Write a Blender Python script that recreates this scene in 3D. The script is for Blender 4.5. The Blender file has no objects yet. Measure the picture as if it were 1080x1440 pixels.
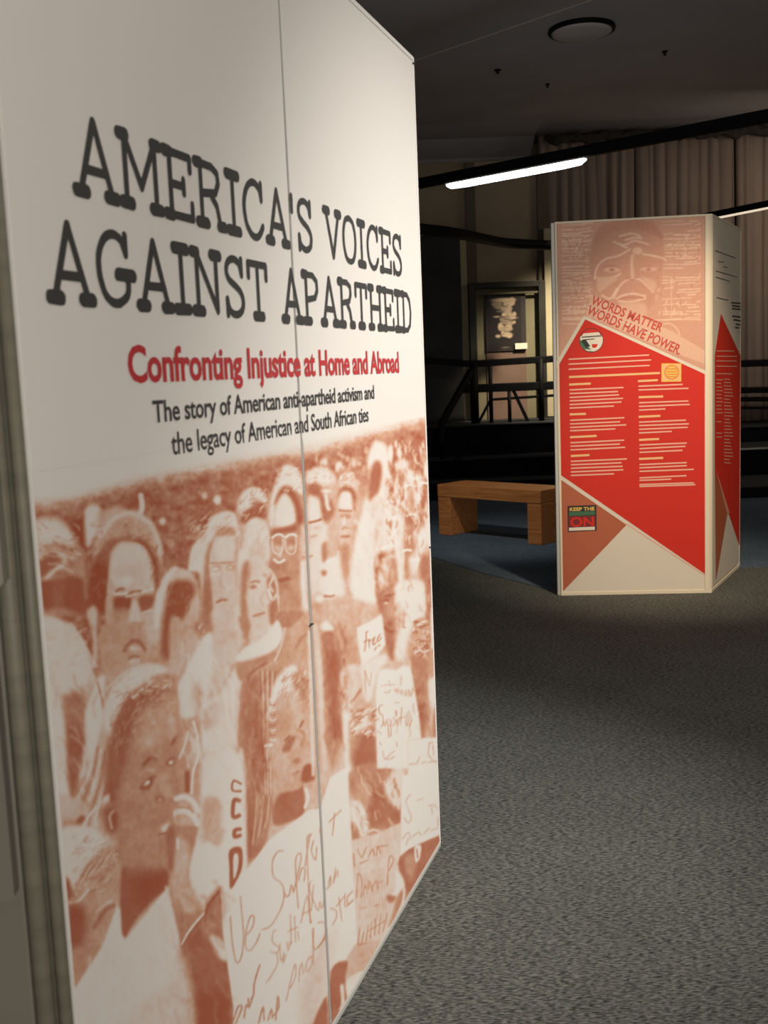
import bpy, bmesh, math, random
import numpy as np
from mathutils import Vector, Matrix
C = bpy.context.scene.collection
PI = math.pi
# ---------------------------------------------------------------- camera
F_PX, PITCH, ROLL, EYE = 1476.6, .131, .0399, 1.4        # focal length in pixels of the 1080x1440 frame
cp, sp, cr, sr = math.cos(PITCH), math.sin(PITCH), math.cos(ROLL), math.sin(ROLL)
cam = bpy.data.cameras.new('camera'); camo = bpy.data.objects.new('camera', cam); C.objects.link(camo)
fwd = Vector((0, cp, -sp)); up0 = Vector((0, sp, cp)); r0 = Vector((1, 0, 0))
R_ = r0*cr-up0*sr; U_ = r0*sr+up0*cr
M = Matrix((R_, U_, -fwd)).transposed().to_4x4(); M.translation = (0, 0, EYE)
camo.matrix_world = M
cam.sensor_fit = 'VERTICAL'; cam.sensor_height = 24; cam.lens = F_PX/1440*24
cam.clip_start = .05; cam.clip_end = 60
cam.dof.use_dof = True; cam.dof.focus_distance = 4.2; cam.dof.aperture_fstop = 4.6
bpy.context.scene.camera = camo
# ---------------------------------------------------------------- world, exposure
sc = bpy.context.scene
w = bpy.data.worlds.new('world'); sc.world = w; w.use_nodes = True
w.node_tree.nodes['Background'].inputs[0].default_value = (.5, .47, .42, 1)
w.node_tree.nodes['Background'].inputs[1].default_value = .02
sc.view_settings.view_transform = 'Standard'; sc.view_settings.look = 'None'
sc.view_settings.exposure = 0; sc.view_settings.gamma = 1; sc.view_settings.use_curve_mapping = False
# ---------------------------------------------------------------- gallery lights (spots as track heads above the frame, area washes and fills)
def spot(name, loc, to, watts, col, deg, blend=.6, size=.06):
    l = bpy.data.lights.new(name, 'SPOT'); l.energy = watts; l.color = col
    l.spot_size = math.radians(deg); l.spot_blend = blend; l.shadow_soft_size = size
    o = bpy.data.objects.new(name, l); C.objects.link(o); o.location = loc
    o.rotation_euler = (Vector(to)-Vector(loc)).to_track_quat('-Z', 'Y').to_euler(); return o
def area(name, loc, to, watts, col, sx, sy):
    l = bpy.data.lights.new(name, 'AREA'); l.energy = watts; l.color = col; l.shape = 'RECTANGLE'; l.size = sx; l.size_y = sy
    o = bpy.data.objects.new(name, l); C.objects.link(o); o.location = loc
    o.rotation_euler = (Vector(to)-Vector(loc)).to_track_quat('-Z', 'Y').to_euler(); return o
WARM = (1, .80, .56); SOFT = (1, .93, .82)
spot('spot_on_title_kiosk', (3.5, 1.9, 3.7), (.10, 2.95, .80), 1020, (1, .955, .89), 42, 1.0, .12)
spot('spot_on_red_kiosk', (1.75, 3.7, 3.9), (1.80, 6.2, .95), 540, (1, .81, .58), 35, .9, .08)
spot('spot_on_photograph', (2.9, 11.2, 3.9), (2.25, 13.3, 1.0), 850, (1, .84, .60), 50, .9, .08)
spot('spot_on_bench', (.2, 6.2, 4.1), (.95, 8.5, .2), 240, (1, .92, .82), 30, .9, .1)
area('curtain_wash', (5.4, 11.2, 3.6), (5.2, 13.3, 1.2), 20, (1, .84, .68), 2.0, .4)
area('floor_wash', (2.2, 3.0, 4.2), (2.4, 2.6, 0), 40, (1, .96, .88), 2.0, 3.0)
area('side_fill', (-1.5, -1.2, 3.6), (-.9, 1.1, 1.2), 9, (1, .93, .80), 1.5, 1.0)
area('room_fill', (1.5, -1.5, 1.0), (1.8, 6.5, 4.3), 90, (1, .93, .86), 3.0, 1.0)  # added unseen uplight behind the camera, standing in for bounce onto the ceiling
# ---------------------------------------------------------------- helpers
def node_mat(name, col, rough=.6, metal=0, spec=.5, emit=None):
    m = bpy.data.materials.new(name); m.use_nodes = True; b = m.node_tree.nodes['Principled BSDF']
    b.inputs['Base Color'].default_value = (*col, 1); b.inputs['Roughness'].default_value = rough
    b.inputs['Metallic'].default_value = metal; b.inputs['Specular IOR Level'].default_value = spec
    if emit: b.inputs['Emission Color'].default_value = (*emit[0], 1); b.inputs['Emission Strength'].default_value = emit[1]
    return m
def noisy(name, c1, c2, scale=20, stretch=(1, 1, 1), rough=.6, metal=0, spec=.4, bump=0, detail=4, lo=.35, hi=.65, bscale=None, coord='Object'):
    m = node_mat(name, c1, rough, metal, spec); t = m.node_tree; N, L = t.nodes, t.links; b = N['Principled BSDF']
    tc = N.new('ShaderNodeTexCoord'); mp = N.new('ShaderNodeMapping'); mp.inputs['Scale'].default_value = stretch
    no = N.new('ShaderNodeTexNoise'); no.inputs['Scale'].default_value = scale; no.inputs['Detail'].default_value = detail
    ra = N.new('ShaderNodeValToRGB'); ra.color_ramp.elements[0].position = lo; ra.color_ramp.elements[1].position = hi
    ra.color_ramp.elements[0].color = (*c1, 1); ra.color_ramp.elements[1].color = (*c2, 1)
    L.new(tc.outputs[coord], mp.inputs[0]); L.new(mp.outputs[0], no.inputs['Vector']); L.new(no.outputs['Fac'], ra.inputs[0]); L.new(ra.outputs[0], b.inputs['Base Color'])
    if bump:
        bu = N.new('ShaderNodeBump'); bu.inputs['Strength'].default_value = bump; bu.inputs['Distance'].default_value = .004
        L.new(no.outputs['Fac'], bu.inputs['Height']); L.new(bu.outputs[0], b.inputs['Normal'])
    return m
def link(name, me, mats, parent=None):
    for m in (mats if isinstance(mats, (list, tuple)) else [mats]): me.materials.append(m)
    o = bpy.data.objects.new(name, me); C.objects.link(o)
    if parent: o.parent = parent
    return o
def bmobj(name, bm, mats, parent=None, smooth=False):
    me = bpy.data.meshes.new(name); bmesh.ops.recalc_face_normals(bm, faces=bm.faces); bm.to_mesh(me); bm.free()
    if smooth:
        for p in me.polygons: p.use_smooth = True
    return link(name, me, mats, parent)
def tag(o, label=None, cat=None, group=None, kind=None):
    if label: o['label'] = label
    if cat: o['category'] = cat
    if group: o['group'] = group
    if kind: o['kind'] = kind
    return o
def empty(name, loc, rz=0):
    o = bpy.data.objects.new(name, None); C.objects.link(o); o.location = loc; o.rotation_euler = (0, 0, rz); o.empty_display_size = .1
    return o
def struct(o): o['kind'] = 'structure'; return o
def abox(bm, o, ax, ay, az, bev=0):
    """box from corner o spanned by three vectors"""
    o, ax, ay, az = map(Vector, (o, ax, ay, az))
    v = [bm.verts.new(o+ax*i+ay*j+az*k) for k in (0, 1) for j in (0, 1) for i in (0, 1)]
    fs = [bm.faces.new([v[i] for i in q]) for q in ((0,2,3,1),(4,5,7,6),(0,1,5,4),(2,6,7,3),(0,4,6,2),(1,3,7,5))]
    if bev:
        es = list({e for f in fs for e in f.edges}); bmesh.ops.bevel(bm, geom=es, offset=bev, segments=2, affect='EDGES', profile=.6)
def tube(bm, pts, r, n=10, cap=True):
    pts = [Vector(p) for p in pts]; rings = []; side = None
    for i, p in enumerate(pts):
        d = (pts[min(i+1, len(pts)-1)]-pts[max(i-1, 0)]).normalized()
        if side is None: side = d.cross(Vector((0, 0, 1)) if abs(d.z) < .9 else Vector((1, 0, 0))).normalized()
        side = (side-d*side.dot(d)).normalized(); b = d.cross(side); rr = r[i] if isinstance(r, (list, tuple)) else r
        rings.append([bm.verts.new(p+(side*math.cos(a)+b*math.sin(a))*rr) for a in [2*PI*k/n for k in range(n)]])
    for A, B in zip(rings, rings[1:]):
        for k in range(n): bm.faces.new((A[k], A[(k+1) % n], B[(k+1) % n], B[k]))
    if cap: bm.faces.new(rings[0][::-1]); bm.faces.new(rings[-1])
def spline(P, n=6):
    P = [Vector(p) for p in P]; out = []
    for i in range(len(P)-1):
        a, b, c, d = P[max(i-1, 0)], P[i], P[i+1], P[min(i+2, len(P)-1)]
        for k in range(n):
            u = k/n; out.append(.5*((2*b)+(c-a)*u+(2*a-5*b+4*c-d)*u*u+(3*b-a-3*c+d)*u**3))
    return out+[P[-1]]
def lathe(bm, prof, c=(0, 0, 0), n=32):
    c = Vector(c); rings = []
    for r, z in prof: rings.append([bm.verts.new(c+Vector((r*math.cos(2*PI*k/n), r*math.sin(2*PI*k/n), z))) for k in range(n)] if r > 1e-6 else [bm.verts.new(c+Vector((0, 0, z)))])
    for A, B in zip(rings, rings[1:]):
        for k in range(n):
            if len(A) == 1: bm.faces.new((A[0], B[(k+1) % n], B[k]))
            elif len(B) == 1: bm.faces.new((A[k], A[(k+1) % n], B[0]))
            else: bm.faces.new((A[k], A[(k+1) % n], B[(k+1) % n], B[k]))
class Face:
    """an upright flat face: origin at its floor corner, u along it, v up, n towards the visitor"""
    def __init__(s, o, ang):
        s.o = Vector((*o, 0)); s.u = Vector((math.cos(ang), math.sin(ang), 0)); s.n = Vector((s.u.y, -s.u.x, 0))
    def pt(s, u, v, n=0): return s.o+s.u*u+Vector((0, 0, v))+s.n*n
    def uv(s, x, y):
        """where a measured point of the photograph lies on this face"""
        X, Y = x-540, y-720; a = (X*cr-Y*sr)/F_PX; b = (X*sr+Y*cr)/F_PX
        r = Vector((a, cp-b*sp, -sp-b*cp)); e = Vector((0, 0, EYE))
        t = (s.o-e).dot(s.n)/r.dot(s.n); q = e+r*t-s.o
        return q.dot(s.u), q.z
    def px(s, u, v):
        u, v = np.asarray(u, float), np.asarray(v, float)
        x = s.o.x+s.u.x*u; y = s.o.y+s.u.y*u; z = v-EYE
        d = y*cp-z*sp; h = y*sp+z*cp; a = x/d*F_PX; b = -h/d*F_PX
        return 540+a*cr+b*sr, 720-a*sr+b*cr
    def box(s, bm, u0, u1, v0, v1, n0, n1, bev=0):
        abox(bm, s.pt(u0, v0, n0), s.u*(u1-u0), Vector((0, 0, v1-v0)), s.n*(n1-n0), bev)
    def poly(s, bm, pts, n, back=None):
        """flat print as a thin sheet"""
        top = [bm.verts.new(s.pt(u, v, n)) for u, v in pts]; bm.faces.new(top)
    def ppoly(s, bm, pix, n): s.poly(bm, [s.uv(*p) for p in pix], n)
    def pline(s, bm, pix, wpx, n):
        for (x0, y0), (x1, y1) in zip(pix, pix[1:]):
            L = math.hypot(x1-x0, y1-y0) or 1; dx, dy = (y0-y1)/L*wpx/2, (x1-x0)/L*wpx/2
            s.ppoly(bm, [(x0+dx, y0+dy), (x0-dx, y0-dy), (x1-dx, y1-dy), (x1+dx, y1+dy)], n)
def text_mesh(txt, bold=0, spacing=1.0):
    cu = bpy.data.curves.new('t', 'FONT'); cu.body = txt; cu.size = 1; cu.offset = bold; cu.space_character = spacing; cu.resolution_u = 3
    ob = bpy.data.objects.new('t', cu); C.objects.link(ob)
    dg = bpy.context.evaluated_depsgraph_get(); me = bpy.data.meshes.new_from_object(ob.evaluated_get(dg))
    V = np.array([v.co[:2] for v in me.vertices]); Fs = [tuple(p.vertices) for p in me.polygons]
    bpy.data.objects.remove(ob); bpy.data.curves.remove(cu); bpy.data.meshes.remove(me)
    return V, Fs
def lettering(face, name, txt, o, du, h, mat, parent, n=.0012, bold=.02, spacing=1.0, slope=0, split=None):
    """lay flat letters on a face: o=(u,v) of the baseline start, du=length, h=cap height"""
    V, Fs = text_mesh(txt, bold, spacing); cap = .73 if txt.upper() != txt else V[:, 1].max()
    x0, x1 = V[:, 0].min(), V[:, 0].max(); U = (V[:, 0]-x0)/(x1-x0)*du; W = V[:, 1]/cap*h
    ca, sa = math.cos(slope), math.sin(slope); P = [face.pt(o[0]+a*ca-b*sa, o[1]+a*sa+b*ca, n) for a, b in zip(U, W)]
    out = []
    groups = [(parent, Fs)] if split is None else [(parent[0], [f for f in Fs if o[0]+U[list(f)].mean() < split]), (parent[1], [f for f in Fs if o[0]+U[list(f)].mean() >= split])]
    for par, fs in groups:
        if not fs: continue
        ids = sorted({i for f in fs for i in f}); mp = {k: j for j, k in enumerate(ids)}
        me = bpy.data.meshes.new(name); me.from_pydata([P[i] for i in ids], [], [tuple(mp[i] for i in f) for f in fs]); out.append(link(name, me, mat, par))
    return out
# ---------------------------------------------------------------- printed artwork: a small tone painter
# tone 0 = bare cream print, tone 1 = full sienna ink.
FR = dict(a=(40,680,5.4), b=(220,640,4.909), c=(420,600,5.4), d=(40,880,4.154),
          e=(240,860,4.8), f=(440,820,5.537), g=(90,1140,4.5), h=(310,1120,3.375), o=(0,0,1.0))
class Canvas:
    def __init__(s, x0, y0, w, h, tone=0.0, frames=None, res=1.0):
        s.x0, s.y0, s.w, s.h, s.res = x0, y0, w, h, res
        s.t = np.full((int(h*res), int(w*res)), tone, np.float32)
        s.fr = frames or FR
    def _pts(s, f, pts):
        x, y, k = s.fr[f]
        p = np.array(pts, float).reshape(-1, 2)
        return (p/k + (x-s.x0, y-s.y0))*s.res
    def _box(s, p, pad):
        h, w = s.t.shape
        x0 = max(0, int(p[:,0].min()-pad)); x1 = min(w, int(p[:,0].max()+pad)+2)
        y0 = max(0, int(p[:,1].min()-pad)); y1 = min(h, int(p[:,1].max()+pad)+2)
        if x1 <= x0 or y1 <= y0: return None
        Y, X = np.mgrid[y0:y1, x0:x1]
        return X.astype(np.float32), Y.astype(np.float32), (slice(y0,y1), slice(x0,x1))
    def _mix(s, sl, d, t, soft, a):
        m = np.clip(.5 - d/max(soft*s.res, .8), 0, 1); m = m*m*(3-2*m)*a
        s.t[sl] = s.t[sl]*(1-m) + t*m
    @staticmethod
    def _smooth(p, closed):
        n = len(p); out = []
        for i in range(n if closed else n-1):
            if closed: a, b, c, d = p[i-1], p[i], p[(i+1)%n], p[(i+2)%n]
            else: a, b, c, d = p[max(i-1,0)], p[i], p[i+1], p[min(i+2,n-1)]
            for k in range(4):
                u = k/4
                out.append(.5*((2*b)+(-a+c)*u+(2*a-5*b+4*c-d)*u*u+(-a+3*b-3*c+d)*u**3))
        if not closed: out.append(p[-1])
        return np.array(out)
    def P(s, f, pts, t, soft=3, a=1, sm=True):
        p = s._pts(f, pts)
        if sm: p = s._smooth(p, True)
        b = s._box(p, soft*s.res)
        if b is None: return
        X, Y, sl = b
        d = np.full(X.shape, 1e9, np.float32); ins = np.zeros(X.shape, bool)
        q = np.roll(p, -1, 0)
        for (ax, ay), (bx, by) in zip(p, q):
            ex, ey = bx-ax, by-ay; L = ex*ex+ey*ey+1e-9
            u = np.clip(((X-ax)*ex+(Y-ay)*ey)/L, 0, 1)
            d = np.minimum(d, (X-ax-u*ex)**2+(Y-ay-u*ey)**2)
            c = (ay > Y) != (by > Y)
            if abs(ey) > 1e-9: ins ^= c & (X < ex*(Y-ay)/ey+ax)
        d = np.sqrt(d); d[ins] *= -1
        s._mix(sl, d, t, soft, a)
    def E(s, f, cx, cy, rx, ry, t, soft=4, a=1, ang=0):
        k = s.fr[f][2]/s.res
        c = s._pts(f, [(cx,cy)])[0]; rx /= k; ry /= k
        R = max(rx, ry)+soft*s.res
        b = s._box(np.array([c-R, c+R]), 1)
        if b is None: return
        X, Y, sl = b
        ca, sa = math.cos(math.radians(ang)), math.sin(math.radians(ang))
        u = ((X-c[0])*ca+(Y-c[1])*sa)/rx; v = (-(X-c[0])*sa+(Y-c[1])*ca)/ry
        r = np.sqrt(u*u+v*v)
        s._mix(sl, (r-1)*min(rx,ry), t, soft, a)
    def S(s, f, pts, w, t, soft=1.2, a=1, sm=True):
        p = s._pts(f, pts)
        if sm and len(p) > 2: p = s._smooth(p, False)
        w = w*s.res
        b = s._box(p, soft*s.res+w)
        if b is None: return
        X, Y, sl = b
        d = np.full(X.shape, 1e9, np.float32)
        for (ax, ay), (bx, by) in zip(p[:-1], p[1:]):
            ex, ey = bx-ax, by-ay; L = ex*ex+ey*ey+1e-9
            u = np.clip(((X-ax)*ex+(Y-ay)*ey)/L, 0, 1)
            d = np.minimum(d, (X-ax-u*ex)**2+(Y-ay-u*ey)**2)
        s._mix(sl, np.sqrt(d)-w/2, t, soft, a)
    def noise(s, sx, sy, seed):
        r = np.random.default_rng(seed); h, w = s.t.shape
        g = r.random((int(h/sy)+3, int(w/sx)+3)).astype(np.float32)
        y = np.arange(h)/sy; x = np.arange(w)/sx
        yi, xi = y.astype(int), x.astype(int); fy = (y-yi)[:,None]; fx = (x-xi)[None]
        fy = fy*fy*(3-2*fy); fx = fx*fx*(3-2*fx)
        A = g[yi][:,xi]; B = g[yi][:,xi+1]; C = g[yi+1][:,xi]; D = g[yi+1][:,xi+1]
        return A*(1-fx)*(1-fy)+B*fx*(1-fy)+C*(1-fx)*fy+D*fx*fy-.5

def paint_crowd():
    c = Canvas(0, 560, 640, 1240)
    P = lambda f, p, t, s=3, a=1, sm=True: c.P(f, p, t, s*1.3, a, sm)
    E = lambda f, x, y, rx, ry, t, s=4, a=1: c.E(f, x, y, rx, ry, t, s*1.25, a)
    S = c.S
    # foliage band fading in under the text
    P('o', [20,712,100,705,200,676,330,652,430,634,520,612,600,588,660,580,660,1900,20,1900], .78, 26, 1, False)
    n = c.noise(9,7,1)*.5+c.noise(4,4,2)*.35
    c.t += np.where(c.t > .3, n*.5, 0); c.t = np.clip(c.t, 0, 1)
    P('o', [20,950,640,900,640,1900,20,1900], .42, 60, 1, False)
    P('o', [420,700,640,640,640,900,430,950], .33, 50, .75, False)
    for x, y, r, k in ((228,733,4,.15),(305,703,5,.1),(287,697,4,.25),(455,650,5,.2),(477,657,6,.15),(498,650,6,.45),(240,765,5,.5),(275,780,6,.5)):
        E('o', x, y, r, r*1.2, k, 5)
    r = np.random.default_rng(5)
    for _ in range(110):                                   # flecks among the far crowd
        x = r.uniform(545,612); y = r.uniform(625,800); E('o', x, y, r.uniform(1.5,4), r.uniform(4,11), r.choice([0.0,.1,.75,.9]), 3, .7)
    for _ in range(60):
        x = r.uniform(440,545); y = r.uniform(628,690)+(545-x)*.12; E('o', x, y, r.uniform(2,4), r.uniform(3,6), r.choice([.15,.3,.8,.9]), 3, .6)
    # --- far left head with wavy hair
    P('a', [40,300,200,260,300,330,400,480,430,640,420,900,300,1000,60,980,30,700], .62, 6)
    P('a', [40,310,190,270,300,340,360,450,250,440,120,480,40,560], .12, 14)
    for k in range(7): S('a', [40,500+k*45, 120,430+k*50, 230,420+k*52, 330,470+k*50], 3.2, (.25,.8)[k%2], 5, .8)
    P('a', [60,620,180,540,230,590,200,680,90,700], .85, 8)
    S('a', [120,740,180,670,270,600,260,550], 6, .2, 7)
    P('a', [70,760,230,720,400,720,430,900,420,1000,240,940,110,950], .92, 8)
    P('a', [180,740,260,740,250,930,190,920], .78, 8, .6)
    P('a', [310,300,400,260,450,300,430,420,420,500,350,420], 1.0, 12)
    P('a', [430,190,540,180,540,330,480,430,440,460], .12, 8)
    P('a', [540,220,700,170,820,200,700,230,600,300,510,360], .45, 10)
    E('a', 770,170,55,35,.9,9)
    S('a', [850,90,860,170,850,220], 7, .12, 5)
    # --- man with thick hair, tinted glasses and moustache
    E('a', 750,560,262,350,.38,7)
    E('a', 755,600,235,345,.50,12)
    P('a', [480,900,450,780,480,620,560,500,640,430,760,400,870,430,950,520,990,640,985,760,950,800,600,960,560,980,520,960], .98, 9)
    P('a', [560,480,640,420,760,395,860,410,800,440,620,560,540,600], .72, 10, .7)
    S('a', [540,400,640,270,760,225,880,270,960,370,1000,520], 6, .2, 8, .8)
    P('a', [610,640,630,520,690,450,760,445,860,470,910,540,940,650,945,810,940,1000,930,1240,780,1300,620,1250,580,1000,590,820], .42, 5)
    P('a', [615,620,640,510,700,455,790,455,870,490,915,580,935,720,930,800,760,790,650,760], .2, 9)
    P('a', [670,640,760,600,880,620,920,780,800,800,680,740], .33, 14)
    E('a', 735,735,50,26,.1,7)
    P('a', [640,900,660,860,760,860,780,900,760,970,660,980], .95, 6)
    P('a', [830,880,870,850,950,850,940,930,860,980], .85, 6)
    P('a', [640,950,780,960,760,1040,660,1050], .6, 8, .8)
    S('a', [650,835,700,840,745,830], 3, .05, 2); S('a', [740,860,790,845,830,825], 3, .25, 2); S('a', [860,825,900,810,940,800], 3, .05, 2)
    S('a', [660,820,690,800,720,800], 3, .9, 3); S('a', [760,835,800,820,850,815], 3, .8, 3)
    P('a', [785,900,820,910,850,1040,800,1080,760,1050], .22, 7)
    S('a', [870,980,900,970,930,960], 3, .2, 3); S('a', [680,1080,720,1070], 3, .25, 3)
    P('a', [440,980,490,930,520,980,510,1100,480,1100], .3, 6)
    S('d', [380,30,390,120,380,220], 7, .35, 7)
    P('d', [430,0,760,0,760,170,640,250,470,440,430,300], .5, 6)
    P('d', [545,150,580,95,612,74,650,85,685,130,675,150,640,108,600,104,570,150], .8, 3.5)
    P('d', [680,0,780,0,760,100,700,100], .35, 8)
    
    E('d', 612,132,34,12,.25,4); S('d', [585,195,610,178,640,182], 3, .85, 3); P('d', [585,200,645,190,630,225,600,225], .3, 5)
    P('d', [300,20,360,120,370,230,400,300,360,300,330,150,260,40], .98, 5)
    # ---- left foreground head, pale fuzz above dark side
    P('d', [50,0,240,0,330,110,370,250,400,320,340,420,330,700,240,1100,160,1163,120,800], .32, 7)
    P('d', [60,-40,230,-10,310,90,360,240,330,330,200,420,140,300,80,200], .12, 12)
    r = np.random.default_rng(7)
    for k in range(26):
        u = k/25; x = 230+u*150; y = -10+u*250
        S('d', [x-25,y+8,x,y,x+22,y-4], 1.6, .15, 1.5, .9)
    P('d', [190,430,300,400,340,520,340,700,280,900,250,1060,225,900,210,650], .72, 14)
    P('d', [230,600,330,650,320,800,280,950,240,1000,225,800], .88, 16, .8)
    P('d', [80,230,130,300,180,430,205,600,225,900,240,1163,150,1163,120,800], .06, 9)
    P('d', [330,520,390,340,440,300,430,480,440,620,380,720,300,900,330,700], .08, 7)
    S('d', [400,330,420,400,435,480], 3, .6, 3)
    P('d', [430,560,470,560,440,900,400,1163,240,1163,270,1080,340,960,390,760], .4, 8)
    for k in range(5): S('d', [380+k*22,700+k*12,350+k*24,860+k*10,270+k*30,1040+k*20,230+k*40,1163], 3.2, (.08,.75)[k%2], 4, .85)
    P('g', [-40,-100,150,-40,130,90,50,140,-40,130], .35, 8, .9); S('g', [120,100,150,40,200,-20], 3.5, .1, 3); S('g', [60,130,80,90,110,50],9,.85,6)
    # --- dark haired head turned away
    P('b', [10,930,90,790,170,780,250,830,290,960,300,1180,-20,1178], .3, 6)
    P('b', [0,980,30,920,60,830,130,780,60,900,30,1050,10,1178,-20,1178], .08, 7)
    P('b', [60,1000,110,880,190,860,260,890,260,980,220,1080,180,1200,80,1400,30,1300], .92, 10)
    P('b', [180,1178,240,1000,330,1050,360,1200,330,1400,200,1450,120,1300], .38, 9)
    P('b', [110,1140,150,1130,170,1240,120,1250], .45, 5)
    P('e', [0,40,90,60,220,30,290,60,280,200,170,260,90,420,60,520,20,560,-10,300], .42, 8)
    P('e', [170,70,230,70,240,130,200,170,160,120], .75, 7, .8); S('e', [190,110,215,80,235,110,220,140], 3, .3, 3)
    # --- woman with glasses and pale wavy hair
    P('b', [220,790,240,640,330,540,380,430,480,385,550,420,580,540,570,700,600,900,600,1178,380,1250,310,1000,300,830,250,800], .1, 6)
    for k in range(6): S('b', [230+k*14,780-k*20,255+k*17,660-k*8,330+k*17,560,390+k*20,470], 2.5, (.05,.32)[k%2], 5, .6)
    P('b', [330,700,370,590,410,540,470,500,530,520,530,560,400,620,370,760,390,1000,400,1178,380,1260,330,1260,320,900], .68, 7)
    P('b', [395,600,420,560,540,560,560,700,570,900,580,1178,560,1400,440,1450,400,1178,375,900,370,720], .3, 6)
    P('b', [410,590,520,580,530,700,420,720], .16, 9)
    E('b', 480,520,60,28,.6,8)
    S('b', [360,745,440,745,540,738], 2.6, .6, 2); E('b',410,780,32,26,.55,4); E('b',510,775,30,26,.5,4); E('b',405,785,16,9,.1,3); E('b',505,775,12,8,.2,3)
    S('b', [450,800,440,880,470,920], 3, .5, 5,.8); S('b', [415,1015,450,998,480,1000], 3.2, .8, 2.2); E('b', 455,985,30,8,.42,4,.7)
    P('b', [540,570,570,600,580,900,560,1000,545,800], .5, 6)
    P('b', [330,900,370,880,380,1178,320,1178,300,1050], .75, 10, .8)
    # her neck and white clothes
    P('e', [280,0,480,0,530,160,420,330,350,500,260,560,200,560,150,420,200,250,280,130], .3, 9)
    S('e', [330,220,390,170,450,150], 6, .42, 9,.7)
    P('e', [20,560,90,420,180,240,270,150,270,450,230,600,200,680,130,720,40,690], .06, 6)
    P('e', [140,540,180,480,230,560,220,760,190,800,150,650], .45, 12)
    P('e', [210,640,350,540,440,380,480,450,470,700,440,950,250,1010,200,900], .1, 8)
    P('e', [220,660,330,610,310,760,210,800], .38, 10)
    for k in range(5): S('e', [330+k*30,540-k*15,360+k*20,700,420+k*4,930], 4, (.3,.06)[k%2], 8, .7)
    P('e', [210,930,300,960,420,900,430,1000,250,1060,200,1000], .3, 12, .8)
    # --- pale curly head behind
    P('b', [545,390,570,290,640,225,720,240,770,340,800,520,780,700,600,640,560,500], .5, 6)
    P('b', [560,380,575,290,640,230,720,245,760,340,700,300,660,290,650,370,600,400], .1, 7)
    P('b', [580,420,680,340,740,340,760,420,720,440,600,470], .9, 8)
    # --- woman with long pale hair between them
    P('b', [560,860,560,700,600,600,620,480,680,430,760,480,800,640,780,800,800,1000,820,1178,640,1250,560,1178], .14, 6)
    P('b', [640,640,700,570,760,640,770,900,760,1100,780,1300,650,1350,640,1100,620,900], .26, 8)
    P('b', [640,650,740,650,745,700,650,700], .42, 9, .6)
    P('b', [590,760,640,740,630,900,620,1000,640,1178,580,1178,575,950], .7, 8)
    S('b', [650,880,680,870,705,875], 3, .7, 2.5); E('b', 665,910,24,16,.75,4); E('b', 745,830,18,14,.5,4)
    S('b', [670,1110,720,1095,740,1090], 3.5, .6, 2.5); S('b', [730,950,720,1010,740,1040], 3, .38, 4)
    P('e', [460,40,520,60,530,150,500,190,470,120], .7, 8)
    # --- tall man with round glasses, fuzzy pale hair
    P('b', [780,420,800,260,840,130,890,70,960,100,1010,180,1050,420,1050,900,1050,1178,850,1178,790,800], .58, 6)
    P('b', [775,420,800,250,845,130,890,68,960,95,1005,190,1000,270,940,230,860,240,820,330,800,500], .1, 7)
    for k in range(40):
        r2 = r.uniform(0,1,2); E('b', 830+r2[0]*170, 110+r2[1]*130, 5, 5, r.choice([.05,.35]), 2.5, .6)
    P('b', [810,330,860,220,930,225,990,330,1010,450,1010,560,960,520,940,380,880,280,830,330], .92, 7)
    P('b', [810,500,815,400,850,300,890,270,940,340,955,470,880,500,830,520], .12, 7)
    P('b', [790,510,900,500,970,470,980,560,990,800,1000,1000,960,1178,840,1178,800,900,790,700], .6, 8)
    P('b', [800,520,870,500,960,480,960,520,880,540,840,550,800,560], .88, 6)
    P('b', [760,740,830,720,900,740,870,800,800,800], .75, 8, .8)
    for cx in (835, 925):
        S('b', [cx-38,570,cx-10,550,cx+20,548,cx+38,560], 3, .02, 1.6)
        S('b', [cx-38,590,cx-36,650,cx-10,680,cx+20,680,cx+36,640,cx+36,580], 1.8, .2, 2.4)
        E('b', cx,600,26,22,.72,4)
        E('b', cx,640,20,14,.25,6,.7)
    S('b', [810,720,840,742,880,725], 3.5, .08, 2.2); S('b', [860,640,850,700], 3, .3, 4)
    P('b', [840,860,900,840,920,860,860,880], .95, 4); E('b', 880,905,36,16,.8,5); E('b', 800,850,22,24,.1,5,.5)
    P('b', [760,860,800,850,830,960,800,1010,770,980], .7, 6); S('b', [770,930,800,1005,830,960], 4, .06, 2.5); S('b', [800,850,780,900,800,940], 3, .2, 3)
    P('b', [830,900,990,900,985,1040,900,1178,840,1178], .66, 12, .8)
    P('b', [990,500,1040,560,1050,900,1045,1178,1000,1178,1000,900], .3, 9)
    S('b', [1010,750,1015,900,1030,1050], 6, .08, 6); S('b', [780,790,830,900,840,1178], 3, .25, 4)
    P('b', [770,1040,830,1000,840,1178,790,1178], .8, 7)
    # his raised forearm with a pale sleeve
    P('e', [720,0,900,0,960,120,1000,400,900,420,700,380,700,150], .5, 9)
    P('e', [720,0,890,0,850,100,770,110,720,90], .72, 6)
    P('e', [440,330,500,240,620,180,720,60,750,200,690,270,560,330], .06, 5)
    P('e', [560,330,690,260,740,200,800,120,900,20,960,0,940,110,850,240,800,360,640,360,540,440,470,470,440,420,450,350], .52, 4)
    P('e', [450,360,500,330,700,280,720,330,620,350,540,430,480,460,450,430], .7, 8, .8)
    S('e', [640,350,560,400,520,440], 3.5, .85, 5); S('e', [770,110,740,240,700,330],3,.25,3,.8); S('e',[850,230,880,180,920,150],4,.7,5)
    # striped sleeve: broad dark arm
    P('e', [480,480,540,440,640,370,760,370,720,560,640,900,670,1200,680,1440,460,1440,440,1100,450,800], .58, 5)
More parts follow.
